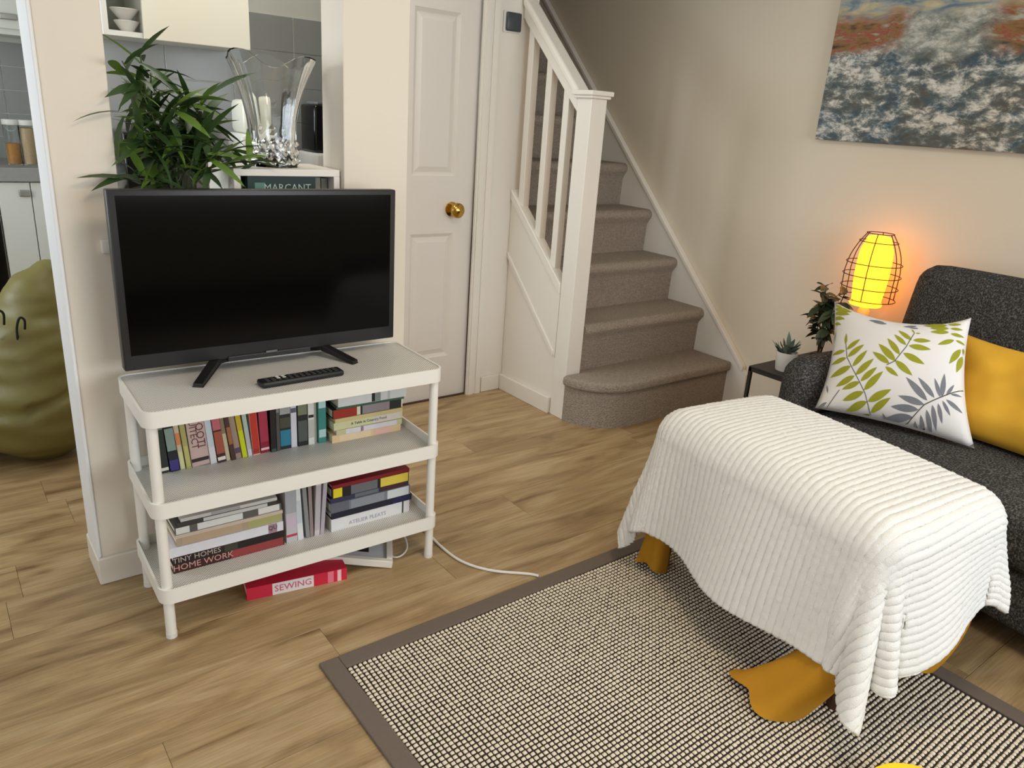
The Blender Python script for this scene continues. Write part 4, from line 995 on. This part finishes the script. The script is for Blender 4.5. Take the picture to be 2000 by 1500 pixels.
# ================================================================== SIDE TABLE, LAMP, PLANTS
ta = thing('side_table', 'small black metal side table between sofa arm and wall', 'side table', (.69, -.84, 0))
tx0, tx1, ty0, ty1, tz = .43, .955, -.985, -.69, .42
B().box(tx0, tx1, ty0, ty1, tz-.006, tz).build('table_top', BLKM, ta, bevel=.001, seg=1)
B().box(tx0, tx1, ty1-.012, ty1, tz-.022, tz-.006).box(tx0, tx1, ty0, ty0+.012, tz-.022, tz-.006).box(tx0, tx0+.012, ty0+.012, ty1-.012, tz-.022, tz-.006).box(tx1-.012, tx1, ty0+.012, ty1-.012, tz-.022, tz-.006).build('rim', BLKM, ta)
for x in (tx0, tx1-.014):
    for y in (ty0, ty1-.014):
        B().box(x, x+.014, y, y+.014, 0, tz-.006).build('leg', BLKM, ta)
lx, ly = .845, -.925
lp = thing('table_lamp', 'lit table lamp with a glowing yellow shade inside a bronze wire cage', 'lamp', (lx, ly, tz))
def sh(t, j): return (1+.012*(j % 2), 0)
sp_ = []
for j in range(36):
    f = j/35; r = .058+.010*math.sin(f*PI)-.022*max(0, f-.8)*5*.6
    sp_.append((r, .300+f*.275))
B().lathe(sp_+[(.03, .580), (0, .580)], n=28, f=sh).build('shade', SHADE, lp, smooth='all', local=True)
B().lathe([(0, .285), (.062, .285), (.066, .292), (.064, .300), (0, .300)], n=28).build('shade_ring', SHADE, lp, smooth=True, local=True)
B().lathe([(.055, 0), (.055, .012), (.02, .022), (.011, .05), (.010, .16), (.022, .20), (.028, .235), (.024, .262), (.012, .284), (0, .284)], n=24).build('lamp_base', mat('cream_ceramic', (238, 222, 170), .4, .03, 10), lp, smooth=True, local=True)
def cage_r(f): return .118-.006*(1-f) if f < .45 else .112*math.cos((f-.45)/.55*1.12)**.9+.0
prof = [(cage_r(f/12), .315+f/12*.275) for f in range(13)]
for k in range(6):
    t = 2*PI*k/6+.3
    B().tube([(r*math.cos(t), r*math.sin(t), z) for r, z in prof], .0021, 5).build('cage_rib', WIRE, lp, smooth='all', local=True)
for f in (0, 2.2, 4.4, 6.6, 10.5, 12):
    r, z = cage_r(f/12), .315+f/12*.275
    B().tube([(r*math.cos(a), r*math.sin(a), z) for a in [2*PI*i/36 for i in range(37)]], .0019, 5).build('cage_ring', WIRE, lp, smooth='all', local=True)
# succulent in a white pot
sc = thing('succulent', 'grey-green succulent in a white pot at the front of the black side table', 'plant', (.525, -.80, tz))
B().lathe([(.036, 0), (.038, .003), (.046, .078), (.046, .082), (.042, .082), (.040, .07), (0, .07)], n=24).build('pot', POTW, sc, smooth=True, local=True)
B().lathe([(.041, .069), (0, .072)], n=18).build('soil', SOIL, sc, local=True)
sm = [leaf_mesh(.05, .008, -.35, SLEAF), leaf_mesh(.04, .010, .05, SLEAF)]
rs = random.Random(3)
for i in range(34):
    an = rs.uniform(0, 2*PI); el = rs.uniform(.2, 1.35); rr = rs.uniform(0, .02)
    leafobj('leaf', sc, sm[i % 2], Vector((rr*math.cos(an), rr*math.sin(an), .070+rs.uniform(0, .03))), (math.cos(an)*math.cos(el), math.sin(an)*math.cos(el), math.sin(el)), rs.uniform(-.5, .5), rs.uniform(.8, 1.45))
# dark leafy plant
dp_ = thing('potted_plant', 'dark-leaved bushy plant between the succulent and the lamp', 'plant', (.63, -.885, tz))
B().lathe([(.032, 0), (.036, .004), (.044, .07), (.044, .075), (.040, .075), (.038, .065), (0, .065)], n=24).build('pot', mat('brown_pot', (84, 68, 54), .6, .1, 15), dp_, smooth=True, local=True)
dm = [leaf_mesh(.052, .017, .35, DLEAF), leaf_mesh(.045, .015, .15, DLEAF), leaf_mesh(.06, .016, .5, DLEAF)]
for k in range(9):
    an = rs.uniform(0, 2*PI); tp = Vector((rs.uniform(-.05, .05), rs.uniform(-.05, .075), rs.uniform(.19, .33)))
    if k == 0: tp = Vector((-.01, -.06, .355))
    if k == 1: tp = Vector((-.02, .02, .37))
    cp = catmull([(rs.uniform(-.012, .012), rs.uniform(-.012, .012), .06), tp*.5+Vector((0, 0, .05)), tp], 5)
    B().tube(cp, .0022, 5).build('stem', DWOOD, dp_, smooth='all', local=True)
    for i in range(16):
        p = cp[rs.randint(4, len(cp)-1)]; a2 = rs.uniform(0, 2*PI); el = rs.uniform(-.5, .7)
        leafobj('leaf', dp_, rs.choice(dm), p, (math.cos(a2)*math.cos(el), math.sin(a2)*math.cos(el), math.sin(el)), rs.uniform(-.6, .6), rs.uniform(.85, 1.3))

# ================================================================== OTTOMAN + THROW
OC = Vector((-.435, -1.53, 0)); OR = -math.radians(8)
ot = thing('ottoman', 'ottoman in a mustard cloth cover standing on the rug under the white throw', 'ottoman', (OC.x, OC.y, .010), (0, 0, OR))
# local: +x right, +y far
soft('seat', -.235, .235, -.385, .385, .235, .500, .05, ot, MUST, puff=(0, 0, .0), n=10)
for sx in (-1, 1):
    for sy in (-1, 1):
        B().cyl((sx*.19, sy*.335, 0), (sx*.19, sy*.335, .25), .018, .024, n=10).build('leg', DWOOD, ot, local=True)
def skirt(sx, sy, ext, dr, h=.30, seed=0, rb=.050):
    """cloth that hangs over a corner and spills on to the rug"""
    rr = random.Random(seed); ph = rr.uniform(0, 6)
    def F(i, j):
        t = i*2*PI; f = j
        r = rb+.022*f+ext*f**3
        fold = 1+.16*f*math.cos(3*t+ph)+.10*f*math.cos(5*t+2*ph)
        c = Vector((sx*.205, sy*.35, h*(1-f)**1.0))
        ox = Vector((dr[0], dr[1], 0))*(f**2)
        return c+ox+Vector((r*fold*math.cos(t)*1.0, r*fold*math.sin(t)*1.0, .012*f**6*math.cos(2*t+ph)+(.012 if f > .96 else 0)))
    b_ = B(); b_.grid(F, 40, 16, cu=True)
    # top closing cap
    b_.f.append(tuple(range(39, -1, -1)))
    for idx, q in enumerate(b_.v): b_.v[idx] = (q[0], q[1], max(.001, q[2]))
    return b_
skirt(-1, -1, .022, (-.10, .115), .30, 1).build('cloth_corner', MUST, ot, smooth='all', local=True)
skirt(-1, 1, .0, (.0, .015), .24, 2, .030).build('cloth_corner', MUST, ot, smooth='all', local=True)
skirt(1, -1, .0, (-.085, .06), .24, 5).build('cloth_corner', MUST, ot, smooth='all', local=True)
skirt(1, 1, .02, (.0, .0), .28, 4).build('cloth_corner', MUST, ot, smooth='all', local=True)

# throw: a rectangle of cloth mapped over the rounded block, ribs across the short side
NA, NBT = 400, 150
hx_, hy_, RR = .335, .17, .075     # flat half length (a: towards the viewer), half width (b: towards the left)
A_ = np.linspace(-(hx_+.30), hx_+.400, NA); B_ = np.linspace(-(hy_+.12), hy_+.425, NBT)
AA, BB = np.meshgrid(A_, B_)
# edges of a soft cloth are never straight
BB = BB*(1+.02*np.sin(AA*9+1)); AA = AA*(1+.015*np.sin(BB*8))
AA = np.where(AA > hx_, hx_+(AA-hx_)*(1-.20*np.clip((.12-BB)/.3, 0, 1)), AA)
ca_, cb_ = np.clip(AA, -hx_, hx_), np.clip(BB, -hy_, hy_)
da, db = AA-ca_, BB-cb_
dd = np.sqrt(da**2+db**2)+1e-9
na_, nb_ = da/dd, db/dd
cor = (2*np.abs(na_*nb_))**2
phi = np.arctan2(np.abs(db), np.abs(da))
th_ = np.minimum(dd/RR, PI/2); Lr = np.maximum(0, dd-RR*PI/2)
near_left = (da > 0) & (db > 0); Lr = Lr*(1-.17*cor*near_left); far_left = (da < 0) & (db > 0)
flare = .16+.12*cor*(1-far_left)+.05*np.sin(ca_*11+.5)*(db > 0)
out = RR*np.sin(th_)+Lr*np.sin(flare); drop = RR*(1-np.cos(th_))+Lr*np.cos(flare)
foldA = np.where(near_left, .19, .08)
out = out+foldA*cor*Lr*np.cos(phi*13+.5)*np.minimum(1, Lr/.2)
side = .10*Lr*np.sin(AA*14+BB*3)*(np.abs(db) > 0)*(1-cor)+.12*Lr*np.sin(BB*17+1)*(da > 0)*(1-cor)
out = out+side*.5
ZT = .545
over = np.maximum(0, drop-(ZT-.022)); drop = np.minimum(drop, ZT-.022); out = out+over*.8
PA = ca_+na_*out; PB_ = cb_+nb_*out
PZ = ZT-drop+.022*(1-np.clip(AA/(hx_+RR), -1, 1)**2)*(1-np.clip(BB/(hy_+RR), -1, 1)**2)
ext_a = np.array((-math.sin(math.radians(8)), -math.cos(math.radians(8)))); ext_b = np.array((-math.cos(math.radians(8)), math.sin(math.radians(8))))
P3 = np.stack([OC.x+PA*ext_a[0]+PB_*ext_b[0], OC.y+PA*ext_a[1]+PB_*ext_b[1], PZ], -1)
du_ = np.gradient(P3, axis=1); dv_ = np.gradient(P3, axis=0)
nr = np.cross(du_, dv_); nr /= (np.linalg.norm(nr, axis=-1, keepdims=True)+1e-9)
if nr[NBT//2, NA//2, 2] < 0: nr = -nr
a0 = np.meshgrid(A_, B_)[0]
rib = .0080*np.abs(np.cos(PI*a0/.0205))**.7
rib += .0007*rng.normal(size=rib.shape)
P3 = P3+nr*rib[..., None]
P3[..., 2] = np.maximum(P3[..., 2], .013)
org = np.array((OC.x, OC.y, 0.0))
me = bpy.data.meshes.new('throw'); vs = (P3-org).reshape(-1, 3)
idx = np.arange(NA*NBT).reshape(NBT, NA)
fq = np.stack([idx[:-1, :-1], idx[:-1, 1:], idx[1:, 1:], idx[1:, :-1]], -1).reshape(-1, 4)
me.from_pydata(vs.tolist(), [], fq.tolist()); me.polygons.foreach_set('use_smooth', [True]*len(me.polygons)); me.materials.append(THROW)
tw = bpy.data.objects.new('throw_blanket', me); COL.objects.link(tw); tw.location = org
sm_ = tw.modifiers.new('thickness', 'SOLIDIFY'); sm_.thickness = .010; sm_.offset = -1
tag(tw, 'white ribbed fleece throw draped over the ottoman', 'blanket')

# yellow object cut by the bottom edge of the picture
yb = thing('yellow_bowl', 'bright yellow rounded bowl on the rug at the bottom edge of the picture', 'bowl', (-.845, -2.145, .010))
B().lathe([(.06, 0), (.066, .004), (.126, .046), (.128, .050), (.122, .050), (.06, .010), (0, .008)], n=40).build('bowl_body', YEL, yb, smooth=True, local=True)
